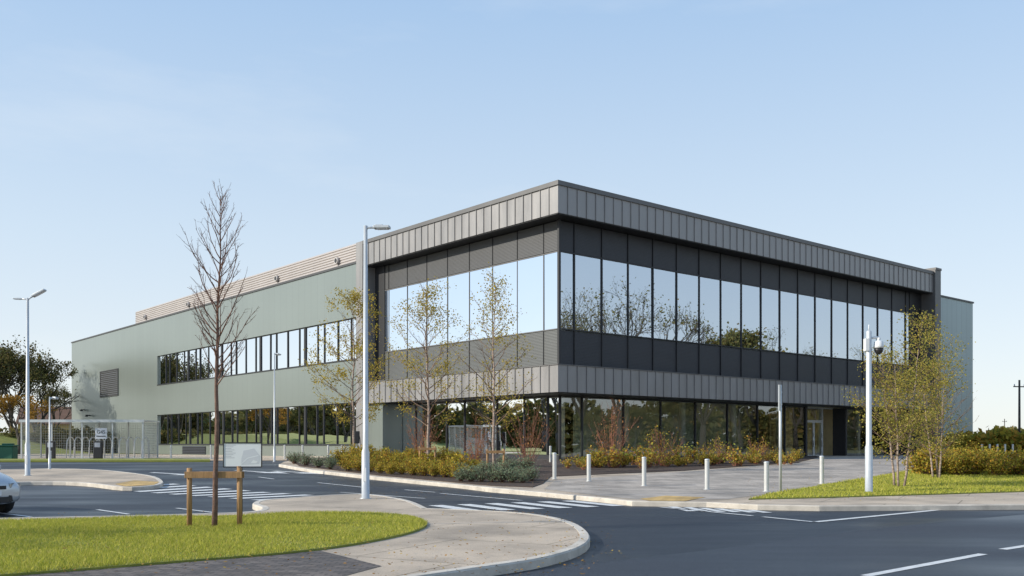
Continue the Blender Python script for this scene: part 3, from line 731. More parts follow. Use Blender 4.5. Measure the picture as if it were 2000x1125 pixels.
mass('tree_belt', 'autumn tree belt across the road mirrored in the right ground floor glazing', a.x, a.y, b.x, b.y, 8.5, 13000, 1.0, lf_mir, 21)
a, b = mirror_pt(1120, 150, 'u', 1), mirror_pt(250, 240, 'u', 1)
mass('tree_belt', 'autumn tree belt beyond the car park mirrored in the left ground floor glazing', a.x, a.y, b.x, b.y, 8.0, 18000, 1.1, lf_mir, 22)

bt = broad(41, 13.0, 5, 5500, .22, lf_dark, 'background_tree', 'dark half bare tree left of the bike shelter, tallest of the row', 'trees beyond the car park', at(22, 108), spread=.5)
for i, (px, Y, s, rz) in enumerate(((70,112,.93,1.5),(-25,106,1.0,3),(100,125,.72,4.2))):
    dup(bt, at(px, Y), rz, ['dark half bare tree just right of the left lamp post', 'dark tree cut by the left picture edge', 'smaller dark tree beside the green wing end'][i], s)
broad(42, 5.6, 4, 2000, .15, lf_orange, 'background_tree', 'small orange leaved tree before the dark trees on the left', None, at(36, 88), spread=.45)
def shrub(rnd, rx, rz_, n, sz, lm, sm, nst, name, label, cat, loc, group):
    t = thing(name, label, cat, loc, rnd.random()*6, group); ms, mc = MB(), MB(); tips = []
    for i in range(nst):
        a = rnd.uniform(0, 6.28); r = rnd.random()**.6; top = Vector((math.cos(a)*r*rx, math.sin(a)*r*rx, rz_*rnd.uniform(.5, 1.1)*(1-.35*r*r)))
        b = Vector((top.x*.12, top.y*.12, -.03)); m = b.lerp(top, .5)+Vector((rnd.uniform(-.05,.05), rnd.uniform(-.05,.05), .04))
        ms.tube([b, m, top], [.011, .008, .004], 3, cap=False); tips += [top, m.lerp(top, .5), m.lerp(top, .25), b.lerp(m, .7), m]
        for _ in range(2):
            q = m.lerp(top, rnd.random()); e = q+Vector((rnd.uniform(-.25,.25), rnd.uniform(-.25,.25), rnd.uniform(.1,.35)))*rz_*.7
            ms.tube([q, e], [.006, .003], 3, cap=False); tips.append(e)
    for _ in range(n):
        p = rnd.choice(tips); mc.leaf(p+Vector((rnd.gauss(0,rx*.1), rnd.gauss(0,rx*.1), rnd.gauss(0,rz_*.07))), sz, rnd)
    ms.build('stems', sm, t); mc.build('foliage', lm, t); return t
rnd = random.Random(55)
rs = [shrub(random.Random(60+i), .6, .78, 1300, .07, lf_rust, twig, 40, 'shrub', 'rusty yellow shrub in the massed planting by the kerb', 'shrub', G(670, 915, .14), 'rusty yellow shrubs massed by the kerb') for i in range(3)]
spots = []
for i in range(13): px = 668+i*21.5; spots.append((px, 908+(px-660)*.085+rnd.uniform(-1,2), rnd.uniform(.65,1.1)))
for i in range(12): px = 680+i*21; spots.append((px, 918+(px-660)*.07+rnd.uniform(-1,1), rnd.uniform(.5,.85)))
for i in range(9): px = 700+i*24; spots.append((px, 903+rnd.uniform(-1,1), rnd.uniform(.65,1.1)))
for i, (px, py, s) in enumerate(spots):
    if i < 3: rs[i].location = G(px, py, .14)
    else: dup(rs[i % 3], G(px, py, .14), rnd.random()*6, None, s)
lv = [shrub(random.Random(80+i), .42, .55, 900, .05, lf_lav, twig, 40, 'lavender_clump', 'low grey green clump edging the planting bed', 'plant', G(900, 930, .14), 'grey green clumps edging the bed') for i in range(2)]
ls = [(575,905,.8),(598,909,.8),(622,913,.9),(645,916,.9)] + [(885+i*19, 931+i*1.1+rnd.uniform(-1.5,1.5), rnd.uniform(.8,1.15)) for i in range(9)] + [(900+i*20, 940+i*.5, rnd.uniform(.7,1)) for i in range(7)]+[(1000,924,1.1),(1025,922,1.1),(650,908,.9),(985,915,1)]
for i, (px, py, s) in enumerate(ls):
    if i < 2: lv[i].location = G(px, py, .14)
    else: dup(lv[i % 2], G(px, py, .14), rnd.random()*6, None, s)
for i, (px, py, hh, rx, lab) in enumerate(((825,903,2.6,1.0,'tall red stemmed shrub under the middle birch'),(1030,912,2.8,1.25,'tall red twiggy shrub right of the staked birch'),(930,906,2.3,.8,'red twiggy shrub behind the staked birch'),(1195,912,2.8,1.2,'tall reddish bare shrub before the right ground floor glazing'),(1296,910,1.7,1.0,'smaller reddish shrub further along the right glazing'),(1400,906,1.2,.8,'third reddish shrub along the right glazing'),(1480,904,1.3,.8,'last reddish shrub before the entrance'))):
    shrub(random.Random(90+i), rx, hh, 260 if i < 4 else 320, .075, lf_red if i < 4 else lf_rust, redstem, 38, 'red_shrub', lab, 'shrub', G(px, py, .14), None)
pl = [shrub(random.Random(110+i), .45, .75, 300, .09, lf_plant, redstem, 22, 'bed_plant', 'low yellow green plant in the bed along the right glazing', 'plant', G(1150, 915, .14), 'low plants along the right glazing') for i in range(3)]
i = 0
for k in range(38):
    px = 1115+k*12+rnd.uniform(-8,8); py = 914-(px-1120)*.024+rnd.uniform(-4,4)
    if i < 3: pl[i].location = G(px, py, .14); pl[i].scale = (.7,)*3
    elif k % 4 == 1: d = dup(rs[k % 3], G(px, py, .14), rnd.random()*6, 'rusty shrub between the low plants along the right glazing', rnd.uniform(.5, .9)); d['group'] = 'rusty shrubs along the right glazing'
    else: dup(pl[i % 3], G(px, py, .14), rnd.random()*6, None, rnd.choice((.4, .6, .7, .9, 1.2)))
    i += 1
rsr = [shrub(random.Random(130+i), .8, 1.0, 1700, .085, lf_rust, twig, 40, 'shrub', 'rust and gold shrub in the bed behind the right lawn', 'shrub', G(1830, 922, .14), 'rust and gold shrubs behind the right lawn') for i in range(2)]
for k in range(15):
    px = 1800+k*17+rnd.uniform(-5,5); py = 920+rnd.uniform(-6, 8)+(k*.5)
    if k < 2: rsr[k].location = G(px, py, .14)
    else: dup(rsr[k % 2], G(px, py, .14), rnd.random()*6, None, rnd.uniform(.75, 1.05))

def inside(x, y, P):
    c = False; j = len(P)-1
    for i in range(len(P)):
        if (P[i].y > y) != (P[j].y > y) and x < (P[j].x-P[i].x)*(y-P[i].y)/(P[j].y-P[i].y)+P[i].x: c = not c
        j = i
    return c
def grass(P, n, h0, h1, w, label):
    rnd = random.Random(5); x0 = min(p.x for p in P); x1 = max(p.x for p in P); y0 = min(p.y for p in P); y1 = max(p.y for p in P)
    vs = []; fs = []; k = 0
    while k < n:
        x = rnd.uniform(x0, x1); y = rnd.uniform(y0, y1)
        if abs(x) > y*.56+1 or not inside(x, y, P):
            k += .02; continue
        z = gz(y)+.148; a = rnd.uniform(0, 6.28); hh = rnd.uniform(h0, h1)*(1+.4*math.sin(x*1.9+y)*math.sin(y*1.3)); lx, ly = rnd.gauss(0, .5)*hh, rnd.gauss(0, .5)*hh
        c, s = math.cos(a)*w, math.sin(a)*w; m = len(vs)
        vs += [(x-c, y-s, z), (x+c, y+s, z), (x+lx, y+ly, z+hh)]; fs.append((m, m+1, m+2)); k += 1
    me = bpy.data.meshes.new('grass'); me.from_pydata(vs, [], fs); me.materials.append(grassm)
    o = bpy.data.objects.new('grass', me); C.objects.link(o); tag(o, label, 'grass', None, 'stuff')
grass(lawnF, 90000, .03, .065, .006, 'short sunlit grass of the front lawn around the staked tree')
grass(lawnR, 45000, .04, .08, .012, 'short grass of the right lawn under the birches')
rnd = random.Random(77); mb = MB()
for k in range(1500):
    if k < 600: q = G(rnd.uniform(100, 1140), rnd.uniform(1000, 1124), .15); z = .165
    elif k < 1000: q = G(rnd.uniform(1450, 2000), rnd.uniform(925, 980), .15); z = .17
    elif k < 1200: q = G(rnd.uniform(620, 1180), rnd.uniform(930, 976), .15); z = .16
    else:
        o_ = rnd.choice(oc[8:-6]); q = Vector((o_.x+rnd.gauss(.1,.25), o_.y+rnd.gauss(-.1,.25), 0)); z = .15 if inside(q.x, q.y, ibk+oc[1:]+[W(-6,5), W(-30,5)]) else .02
    r = rnd.uniform(.012, .03); a = rnd.uniform(0, 6.28); c, s = math.cos(a)*r, math.sin(a)*r; zz = gz(q.y)+z
    mb.quad((q.x-c, q.y-s, zz), (q.x+s*.6, q.y-c*.6, zz+rnd.uniform(0,.015)), (q.x+c, q.y+s, zz+rnd.uniform(0,.015)), (q.x-s*.6, q.y+c*.6, zz))
tag(mb.build('fallen_leaves', lf_fall), 'scattered small fallen birch leaves on lawns and paths', 'leaves', None, 'stuff')

# ------------------------------------------------------------------ street furniture
def pole_lamp(name, label, loc, h, r, rz=0, head=.6, base_h=1.2, heads=((1, 1.0, 0.0),)):
    t = thing(name, label, 'street lamp', loc, rz)
    mb = MB(); mb.lathe([(r*1.9, 0), (r*1.9, .02), (r*1.3, .025), (r*1.3, base_h), (r*.95, base_h+.1), (r*.62, h)], 14); mb.build('pole', galv, t)
    mb = MB(); mb.box(-.04, -r*1.34, .45, .04, -r*1.28, .8); mb.build('access_door', whitep, t)
    for s, k, rise in heads:
        hd_ = head*k; ca, sa = math.cos(rise), math.sin(rise)
        P = lambda d, o=0: (s*(d*ca-o*sa), 0, h-.05+d*sa+o*ca)
        mb = MB(); mb.tube([(0,0,h-.12), P(.06), P(.25)], .03, 8); mb.build('arm', galv, t)
        mb = MB(); M = Matrix.Rotation(-s*rise, 3, 'Y')
        mb.obox(P(.22+hd_/2), hd_, .24*k, .07*k, M); mb.obox(P(.22+hd_*.35, .045*k), hd_*.5, .16*k, .04*k, M)
        hd = mb.build('lantern', galv, t, None, .012)
        mb = MB(); mb.obox(P(.22+hd_*.55, -.042*k), hd_*.7, .18*k, .015, M); mb.build('lens', signw, hd)
    return t
p = G(714, 974, .12); pole_lamp('street_lamp', 'tall pale lamp post on the path before the glazed corner', p, tall(p,974,441), .08, -.1, .42)
p = G(54, 929, .12); pole_lamp('street_lamp', 'twin headed lamp post on the left car park island', p, tall(p,929,582), .075, 0, .55, 1.2, ((1, 1.0, .5), (-1, .6, .05)))
p = at(536, 54); pole_lamp('street_lamp', 'slim pole before the wing ribbon windows', p, 6.2, .05, 1.3, .35, .8)
p = G(97, 916, .12); pole_lamp('street_lamp', 'short slim pole in front of the bike shelter', p, tall(p,916,775), .04, 1.3, .2, .6)
p = G(1697, 962, .15); hh = tall(p, 962, 634)-.2; t = thing('camera_pole', 'white pole carrying a dome security camera on the right lawn', 'camera pole', p)
mb = MB(); mb.lathe([(.14,0),(.14,.02),(.105,.025),(.105,1.3),(.08,1.36),(.075,hh),(.05,hh+.03)], 14); mb.build('pole', galv, t)
mb = MB(); mb.tube([(0,0,hh-.2),(.12,0,hh-.17),(.28,0,hh-.17)], .035, 8); mb.tube([(.28,0,hh-.17),(.28,0,hh-.27)], .05, 8); mb.build('arm', whitep, t)
mb = MB(); mb.lathe([(.05,.3),(.12,.26),(.14,.14),(.14,.08)], 16, (.28,0,hh-.55)); cam = mb.build('camera_housing', whitep, t)
mb = MB(); mb.lathe([(.125,.08),(.12,.0),(.08,-.07),(.03,-.1)], 16, (.28,0,hh-.55)); mb.build('dome', blackp, cam)
mb = MB(); mb.box(-.12,-.1,hh-.55,-.02,.1,hh-.2); mb.build('junction_box', whitep, t)
mb = MB(); mb.tube([(0,0,hh),(0,0,hh+.2)], .015, 6); mb.build('antenna', whitep, t)
p = G(1524, 963, .12); hh = tall(p, 963, 752); t = thing('sign_post', 'grey post with a road sign seen almost edge on', 'sign', p, .0)
mb = MB(); mb.tube([(0,0,0),(0,0,hh)], .042, 10); mb.build('post', galv, t)
mb = MB(); M = Matrix.Rotation(1.15, 3, 'Z'); mb.obox((-.03,-.08,hh-.38), .5, .03, .74, M); sp = mb.build('sign_plate', galv, t)
mb = MB(); mb.obox((-.0,-.0,hh-.55), .4, .05, .04, M); mb.obox((0,0,hh-.2), .4, .05, .04, M); mb.build('bracket', galv, sp)
bt0 = thing('bollard', 'x', 'bollard', (0,0,0), 0, None)
mb = MB(); mb.lathe([(.066,-.02),(.066,.94)], 18, cap=False); mb.build('shaft', bollm, bt0)
mb = MB(); mb.lathe([(.066,.94),(.07,.945),(.07,.97),(.055,.985),(.02,.995)], 18); mb.build('cap', galv, bt0)
mb = MB(); mb.lathe([(.1,0),(.1,.012),(.07,.016)], 18); mb.build('collar', galv, bt0)
bl = [(1083,936,52,'pale bollard at the corner of the planting bed, leftmost on the forecourt'),(1150,940,53,'second pale bollard from the left on the forecourt'),(1258,949,57,'third pale bollard from the left, above the tactile paving'),(1381,956,60,'fourth pale bollard from the left, right of the tactile paving'),(1497,960,59,'pale bollard just left of the edge on sign post'),(1605,945,55,'pale bollard between the sign post and camera pole')]
for i, (px, py, hp, lab) in enumerate(bl):
    p = G(px, py, .125); s = hp/F*p.y/.995
    if i == 0: bt0.location = p; bt0.scale = (1.1,1.1,s); bt0['label'] = lab
    else: dup(bt0, p, 0, lab, (1.1,1.1,s))
far = [(1075,906,'pale bollard close to the glazed corner behind the bed'),(591,897,'thin bollard left of the first birch by the wing'),(641,897,'small bollard between slim pole and first birch'),(556,896,'bollard just right of the slim pole'),(412,896,'bollard below the wing between the tree and louvre'),(334,896,'bollard right of the bike shelter'),(668,897,'bollard at the foot of the first birch')]
for px, py, lab in far: dup(bt0, G(px, py, .05), 0, lab, (.9,.9,.9))
for i in range(5): dup(bt0, at(1918+i*15, 66, 0), 0, 'small bollard behind the right shrubs, %s from the wall' % ['first','second','third','fourth','fifth'][i], (1,1,1))

def stake_frame(px0, px1, py, h, label):
    a, b = G(px0, py, .15), G(px1, py, .15); w = (b-a).length; s = h
    t = thing('tree_stake', label, 'tree stake', (a+b)/2, math.atan2(b.y-a.y, b.x-a.x))
    for sx in (-1, 1):
        mb = MB(); mb.tube([(sx*w/2,0,-.05),(sx*w/2,0,s)], .045 if s > .9 else .04, 10); mb.build('post', timber, t)
    mb = MB(); mb.box(-w/2-.06, -.075, s-.17, w/2+.06, -.047, s-.06); mb.box(-w/2-.06, .047, s-.17, w/2+.06, .075, s-.06); mb.build('crossbar', timber, t, None, .006)
    mb = MB(); mb.box(-.12, -.03, s-.15, .12, -.02, s-.09); mb.tube([(.05,-.03,s-.12),(.0,.06,s-.12)], .012, 5); mb.build('tie', blackp, t)
    return t
stake_frame(370, 468, 1028, .985, 'timber two post stake frame holding the bare tree on the front lawn')
stake_frame(952, 984, 926, .98, 'small timber stake frame at the staked birch in the bed')
stake_frame(820, 850, 914, .95, 'small timber stake frame at the middle birch')
mb = MB(); q = G(461, 1024, .15); mb.tube([(0,0,-.05),(0,0,1.0)], .04, 8); o = mb.build('timber_post', timber, None); o.location = q+Vector((-.02,.25,0)); tag(o, 'single round timber post behind the right leg of the stake frame', 'post')
Y = 18.0; c = Vector(((474-1000)/F*Y, Y, gz(Y)+.12))
t = thing('map_board', 'white framed site map board on a dark post behind the staked tree', 'sign', c, .03)
mb = MB(); mb.tube([(-.04,.04,0),(-.04,.04,1.1)], .03, 8); mb.build('post', blackp, t)
zb = H-(911-HZ)/F*Y-c.z; zt = H-(866-HZ)/F*Y-c.z
mb = MB(); mb.box(-.35,-.012,zb,.35,.012,zt); bd = mb.build('board', signw, t)
mb = MB(); mb.box(-.36,-.02,zt,.36,.02,zt+.022); mb.box(-.365,-.02,zb-.015,-.35,.02,zt+.02); mb.box(.35,-.02,zb-.015,.365,.02,zt+.02); mb.box(-.36,-.02,zb-.02,.36,.02,zb); mb.build('frame', blackp, t)
def flat(mb, pts, y=-.0135):
    n = len(mb.v); mb.v += [(a, y, zb+b) for a, b in pts]; mb.face(tuple(range(n, n+len(pts))))
mb = MB(); flat(mb, [(-.02,.03),(.31,.05),(.33,.2),(.22,.34),(.02,.30),(-.02,.15)])
mb.build('map_print', signp, bd)
mb = MB()
for k in range(9):
    w_ = .2-(k*37 % 5)*.02; flat(mb, [(-.33,.40-k*.03),(-.33+w_,.40-k*.03),(-.33+w_,.407-k*.03),(-.33,.407-k*.03)])
mb.build('text_line', signg, bd)
mb = MB(); flat(mb, [(-.01,.05),(.1,.15),(.3,.2),(.295,.215),(.09,.165),(-.02,.06)], -.0145); flat(mb, [(.15,.06),(.2,.12),(.28,.10),(.26,.06)], -.0145); mb.build('map_print', signw, bd)
p = at(697, 58, .05); t = thing('charging_post', 'dark slim charging post beside the first birch at the wing', 'charging post', p)
mb = MB(); mb.box(-.07,-.07,0,.07,.07,1.0); mb.build('post', galv, t)
mb = MB(); mb.box(-.16,-.13,1.0,.16,.13,1.75); mb.build('head', blackp, t, None, .03)
mb = MB(); mb.tube([(.16,0,1.5),(.25,-.1,1.0),(.2,-.1,.6),(.1,-.09,.9)], .015, 6); mb.build('cable', blackp, t)

Y0 = 62.5; x0 = (42-1000)/F*Y0; wS = 8.0; dS = 2.6; hS = 2.45
t = thing('bike_shelter', 'open grey steel bike shelter with mesh ends left of the green wing', 'bike shelter', (x0, Y0, .55))
mb = MB(); mb.box(-.1,-.1,hS,wS+.1,dS+.1,hS+.1); mb.box(-.12,-.12,hS-.06,wS+.12,-.1,hS+.12); mb.build('roof', galv, t)
for i in range(5):
    for yy in (0, dS):
        mb = MB(); mb.box(i*wS/4-.04, yy-.04, 0, i*wS/4+.04, yy+.04, hS); mb.build('post', galv, t)
for xx in (0, wS):
    mb = MB()
    for k in range(22): mb.box(xx-.006, k*dS/22+.06, .1, xx+.006, k*dS/22+.075, hS-.1)
    for k in range(14): mb.box(xx-.008, .05, .15+k*.17, xx+.008, dS-.05, .165+k*.17)
    mb.build('mesh_panel', meshm, t)
mb = MB()
for k in range(66): mb.box(k*wS/66+.05, dS-.006, .1, k*wS/66+.064, dS+.006, hS-.1)
for k in range(14): mb.box(.04, dS-.008, .15+k*.17, wS-.04, dS+.008, .165+k*.17)
mb.build('mesh_panel', meshm, t)
hoop = thing('bike_rack', 'white bent tube bike rack inside the shelter', 'bike rack', (x0+2.6, Y0+1.1, .56), 0, 'bike racks inside the shelter')
mb = MB(); mb.tube([(0,-.35,0),(.05,-.35,1.15),(.12,-.2,1.4),(.18,.1,1.4),(.22,.35,1.15),(.25,.35,0)], .035, 8); mb.build('hoop', whitep, hoop)
mb = MB(); mb.box(-.15,-.45,0,.4,-.28,.03); mb.box(-.1,.28,0,.4,.45,.03); mb.build('base_plate', galv, hoop)
for k in range(1, 11): dup(hoop, (x0+2.6+k*.5, Y0+1.1, .56), 0)
for xx, lab in ((2.1,'dark totem cabinet at the left of the bike racks'),(5.2,'dark totem cabinet before the shelter sign')):
    tt = thing('ticket_totem', lab, 'totem', (x0+xx, Y0-.35, .55)); mb = MB(); mb.box(-.28,-.12,0,.28,.12,1.15); mb.build('cabinet', blackp, tt, None, .03); mb = MB(); mb.box(-.18,-.128,.75,.18,-.121,1.05); mb.build('screen', signg, tt)
tt = thing('shelter_sign', 'white sign with dark lettering hung on the front of the bike shelter', 'sign', (x0+5.3, Y0-.13, 1.85))
mb = MB(); mb.box(-.38,-.02,0,.38,.02,.7); sgn = mb.build('plate', signp, tt)
def text(s, size, loc, parent, m, name='lettering'):
    cu = bpy.data.curves.new(name, 'FONT'); cu.body = s; cu.size = size; cu.align_x = 'CENTER'; cu.extrude = .002
    o = bpy.data.objects.new(name, cu); C.objects.link(o); dg = bpy.context.evaluated_depsgraph_get()
    me = bpy.data.meshes.new_from_object(o.evaluated_get(dg)); bpy.data.objects.remove(o); o = bpy.data.objects.new(name, me); C.objects.link(o)
    me.materials.clear(); me.materials.append(m); o.parent = parent; o.location = loc; o.rotation_euler = (pi/2, 0, 0); return o
text('G4S', .34, (0, -.026, .34), sgn, blackp)
mb = MB(); mb.box(-.3,-.026,.14,.3,-.021,.2); mb.build('text_line', blackp, sgn)
p = at(16, 60, .05); t = thing('grit_bin', 'green plastic bin beside the left end of the shelter', 'bin', p)
mb = MB(); mb.box(-.45,-.35,0,.45,.35,.8); mb.build('body', gbin, t, None, .05)
mb = MB(); mb.box(-.5,-.4,.8,.5,.4,.9); mb.box(-.3,-.25,.9,.3,.25,1.0); mb.build('lid', gbin, t, None, .04)

# car
car = thing('parked_car', 'silver hatchback nosing in at the left edge of the picture', 'car', (-12.95, 21.2, 0), math.radians(-30))
st = [(-2.08,.62,.42,.72,.72),(-2.0,.78,.30,.95,.95),(-1.5,.86,.22,.98,1.03),(-.8,.89,.20,.98,1.02),(0,.9,.20,.97,1.02),(.8,.89,.20,.96,1.02),(1.2,.88,.21,.92,1.01),(1.6,.87,.22,.84,.94),(1.9,.83,.20,.74,.84),(2.08,.76,.22,.66,.74),(2.14,.68,.27,.56,.64)]
bm_ = bmesh.new(); rings = []
for x, w, zb_, zs, zt_ in st:
    ring = [(x,-w*.9,zb_),(x,-w,zb_+.15),(x,-w,zs-.12),(x,-w*.95,zs),(x,-w*.55,zt_),(x,0,zt_+.02),(x,w*.55,zt_),(x,w*.95,zs),(x,w,zs-.12),(x,w,zb_+.15),(x,w*.9,zb_)]
    rings.append([bm_.verts.new(p) for p in ring])
for a, b in zip(rings[:-1], rings[1:]):
    for j in range(11): bm_.faces.new((a[j], a[(j+1) % 11], b[(j+1) % 11], b[j]))
bm_.faces.new(rings[0]); bm_.faces.new(rings[-1][::-1])
bmesh.ops.recalc_face_normals(bm_, faces=bm_.faces[:])
for f in bm_.faces: f.smooth = True
me = bpy.data.meshes.new('body'); bm_.to_mesh(me); bm_.free(); me.materials.append(carpaint)
cb = bpy.data.objects.new('body', me); C.objects.link(cb); cb.parent = car; sd = cb.modifiers.new('s', 'SUBSURF'); sd.levels = 2; sd.render_levels = 2
mb = MB(); cs = [(-1.95,.7,.95,.55,.98),(-1.6,.78,.95,.6,1.32),(-.9,.82,.95,.62,1.45),(0,.82,.95,.62,1.46),(.4,.82,.95,.6,1.38),(1.15,.78,.93,.6,.97)]
mb.smooth = True; rg = []
for x, w, z0_, w1, z1_ in cs:
    rg.append(len(mb.v)); mb.v += [(x,-w,z0_),(x,-w1,z1_-.05),(x,-w1*.8,z1_),(x,w1*.8,z1_),(x,w1,z1_-.05),(x,w,z0_)]
for a, b in zip(rg[:-1], rg[1:]):
    for j in range(5):
        mb.mi = 1 if j in (1, 2, 3) and a in rg[1:3] else 0
        mb.face((a+j, a+j+1, b+j+1, b+j))
mb.build('cabin', [carglass, carpaint], car)
for sx in (-1.28, 1.3):
    for sy in (-1, 1):
        mb = MB(); mb.tube([(sx, sy*.72, .32), (sx, sy*.91, .32)], .32, 24); wl = mb.build('wheel', rubber, car)
        mb = MB(); mb.tube([(sx, sy*.90, .32), (sx, sy*.925, .32)], .22, 20); mb.build('rim', chrome, wl)
for sy in (-1, 1):
    mb = MB(); M = Matrix.Rotation(sy*.5, 3, 'Z'); mb.obox((1.97, sy*.62, .63), .16, .42, .13, M); hl = mb.build('headlight', lampglass, car, None, .03)
    mb = MB(); mb.tube([(1.98, sy*.58, .63), (2.065, sy*.56, .63)], .05, 12); mb.build('bulb', chrome, hl)
    mb = MB(); mb.obox((2.04, sy*.56, .36), .12, .3, .14, M); mb.build('fog_grille', blackp, car, None, .02)
    mb = MB(); mb.obox((.75, sy*1.0, 1.0), .12, .2, .13, Matrix.Identity(3)); mb.build('mirror', carpaint, car, None, .03)
mb = MB(); mb.box(2.03,-.38,.56,2.15,.38,.64); mb.box(2.03,-.5,.27,2.15,.5,.4); mb.build('grille', blackp, car, None, .01)
mb = MB(); mb.box(2.12,-.26,.43,2.16,.26,.53); mb.build('number_plate', signw, car)

hp = at(112, 150); t = thing('house', 'yellow rendered house with tiled roof far behind the shelter', 'house', hp, .3)
mb = MB(); mb.box(-5,-3.5,0,5,3.5,4.2)
n = len(mb.v); mb.v += [(-5,-3.5,4.2),(-5,3.5,4.2),(-5,0,6.7),(5,-3.5,4.2),(5,3.5,4.2),(5,0,6.7)]; mb.face((n,n+1,n+2)); mb.face((n+3,n+5,n+4)); mb.build('wall', housew, t)
mb = MB(); mb.quad((-5.3,-3.9,4.0),(5.3,-3.9,4.0),(5.3,0,6.85),(-5.3,0,6.85)); mb.quad((5.3,3.9,4.0),(-5.3,3.9,4.0),(-5.3,0,6.85),(5.3,0,6.85)); rf = mb.build('roof', rooft, t)
mb = MB(); mb.box(3.5,-.4,6,4.3,.4,7.8); mb.build('chimney', rooft, rf)
for x in (-3, 0, 3): mb = MB(); mb.box(x-.6,-3.55,1.2,x+.6,-3.5,2.6); mb.build('window', blackp, t)
def upole(px, Y, h, label):
    t = thing('utility_pole', label, 'utility pole', at(px, Y), .3)
    mb = MB(); mb.tube([(0,0,-.5),(0,0,h)], [.13,.09], 8); mb.build('pole', darkbark, t)
    mb = MB(); mb.box(-.7,-.05,h-.7,.7,.05,h-.6); mb.build('crossarm', darkbark, t)
    for x in (-.6,0,.6): mb = MB(); mb.lathe([(.04,0),(.06,.05),(.04,.1),(.055,.15),(.03,.2)], 8, (x,0,h-.6)); mb.build('insulator', galv, t)
upole(1991, 92, 7.2, 'dark wooden utility pole at the right edge of the picture')
upole(126, 150, 9.3, 'thin wooden utility pole behind the yellow house on the left')
upole(1962, 230, 7, 'distant utility pole above the right hedge')
mass('hedgerow', 'ragged brown green hedgerow behind the right lawn', 36, 78, 62, 84, 2.2, 9000, .4, lf_rust, 3, 1.5)
mass('hedgerow', 'distant dark hedge line beyond the right field', 90, 190, 190, 230, 4.0, 9000, 1.1, lf_mir, 4)
mass('hedgerow', 'dark undergrowth below the trees on the left', -75, 98, -38, 108, 2.6, 12000, .4, lf_dark, 6, 2)
mb = MB()
for i in range(20):
    for j in range(8):
        def P(i, j):
            x = -110+i*3.6; y = 70+j*5; z = .45+2.3*min(1, j/5)**1.2*min(1, max(0, (-50-x)/10+.35))+math.sin(i*1.3+j)*.08; return (x, y, z)
        mb.quad(P(i,j), P(i+1,j), P(i+1,j+1), P(i,j+1))
struct(mb.build('bank', turf))
mb = MB()
N = 80; pts = [(-900+i*30, 900+60*math.sin(i*.5), 9+8*math.sin(i*.37)+6*math.sin(i*.9+1)) for i in range(N)]
for i in range(N-1):
    a, b = pts[i], pts[i+1]; mb.quad((a[0],a[1],-1),(b[0],b[1],-1),(b[0],b[1]+60,max(3,b[2])),(a[0],a[1]+60,max(3,a[2])))
struct(mb.build('hills', hillm))

# ------------------------------------------------------------------ light, sky, camera
el = math.radians(27); az = Vector((-.96, -.26, 0)).normalized()
S = Vector((az.x*math.cos(el), az.y*math.cos(el), math.sin(el)))
ld = bpy.data.lights.new('sun', 'SUN'); ld.energy = 5.0; ld.angle = math.radians(.5); ld.color = (1, .93, .80)
lo = bpy.data.objects.new('sun', ld); C.objects.link(lo); lo.rotation_euler = S.to_track_quat('Z', 'Y').to_euler(); lo.location = (0,0,40)
w = bpy.data.worlds.new('World'); sc.world = w; w.use_nodes = True; N = w.node_tree.nodes; L = w.node_tree.links
bg = N['Background']; sky = N.new('ShaderNodeTexSky'); sky.sky_type = 'NISHITA'; sky.sun_disc = False
sky.sun_elevation = el; sky.sun_rotation = math.atan2(S.x, S.y); sky.air_density = 1.0; sky.dust_density = .5; sky.ozone_density = 1.4
ST = .15; bg.inputs['Strength'].default_value = ST
tc = N.new('ShaderNodeTexCoord'); sx = N.new('ShaderNodeSeparateXYZ'); L.new(tc.outputs['Generated'], sx.inputs[0])
gr = N.new('ShaderNodeValToRGB'); E = gr.color_ramp.elements
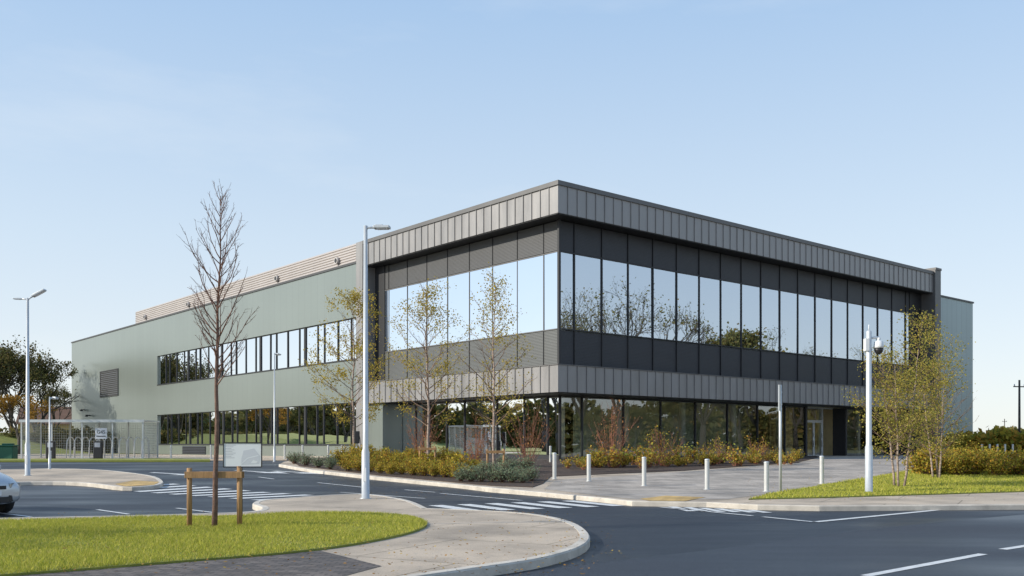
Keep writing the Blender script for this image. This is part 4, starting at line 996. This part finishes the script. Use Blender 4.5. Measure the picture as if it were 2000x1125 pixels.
stops = [(0, (.90,.95,.96)), (.06, (.86,.92,.97)), (.2, (.71,.84,.97)), (.42, (.46,.66,.93)), (1, (.19,.37,.72))]
while len(E) < len(stops): E.new(.5)
for e, (ps, c) in zip(E, stops): e.position = ps; e.color = (*c, 1)
L.new(sx.outputs['Z'], gr.inputs['Fac'])
vm = N.new('ShaderNodeVectorMath'); vm.operation = 'SCALE'; vm.inputs['Scale'].default_value = 1/ST; L.new(gr.outputs['Color'], vm.inputs[0])
m1 = N.new('ShaderNodeMixRGB'); m1.inputs[0].default_value = .8; L.new(sky.outputs[0], m1.inputs[1]); L.new(vm.outputs[0], m1.inputs[2])
mp = N.new('ShaderNodeMapping'); mp.inputs['Scale'].default_value = (1.2, 1.2, 5); mp.inputs['Location'].default_value = (.3, .1, .6)
L.new(tc.outputs['Generated'], mp.inputs['Vector'])
nz = N.new('ShaderNodeTexNoise'); nz.inputs['Scale'].default_value = 1.4; nz.inputs['Detail'].default_value = 7; nz.inputs['Roughness'].default_value = .6
L.new(mp.outputs[0], nz.inputs['Vector'])
rp = N.new('ShaderNodeValToRGB'); rp.color_ramp.elements[0].position = .56; rp.color_ramp.elements[1].position = .85; rp.color_ramp.elements[0].color = (0,0,0,1); rp.color_ramp.elements[1].color = (.3,.3,.3,1)
L.new(nz.outputs['Fac'], rp.inputs['Fac'])
mx = N.new('ShaderNodeMixRGB'); mx.inputs[2].default_value = (6.3, 6.5, 6.6, 1)
L.new(rp.outputs['Color'], mx.inputs[0]); L.new(m1.outputs[0], mx.inputs[1]); L.new(mx.outputs[0], bg.inputs['Color'])
cd = bpy.data.cameras.new('camera'); cd.sensor_width = 36; cd.lens = 36*F/2000; cd.shift_y = (HZ-562.5)/2000; cd.clip_end = 5000; cd.clip_start = .1
co = bpy.data.objects.new('camera', cd); C.objects.link(co); co.location = (0, 0, H); co.rotation_euler = (pi/2, 0, 0); sc.camera = co
sc.view_settings.view_transform = 'Standard'; sc.view_settings.look = 'None'; sc.view_settings.exposure = 0
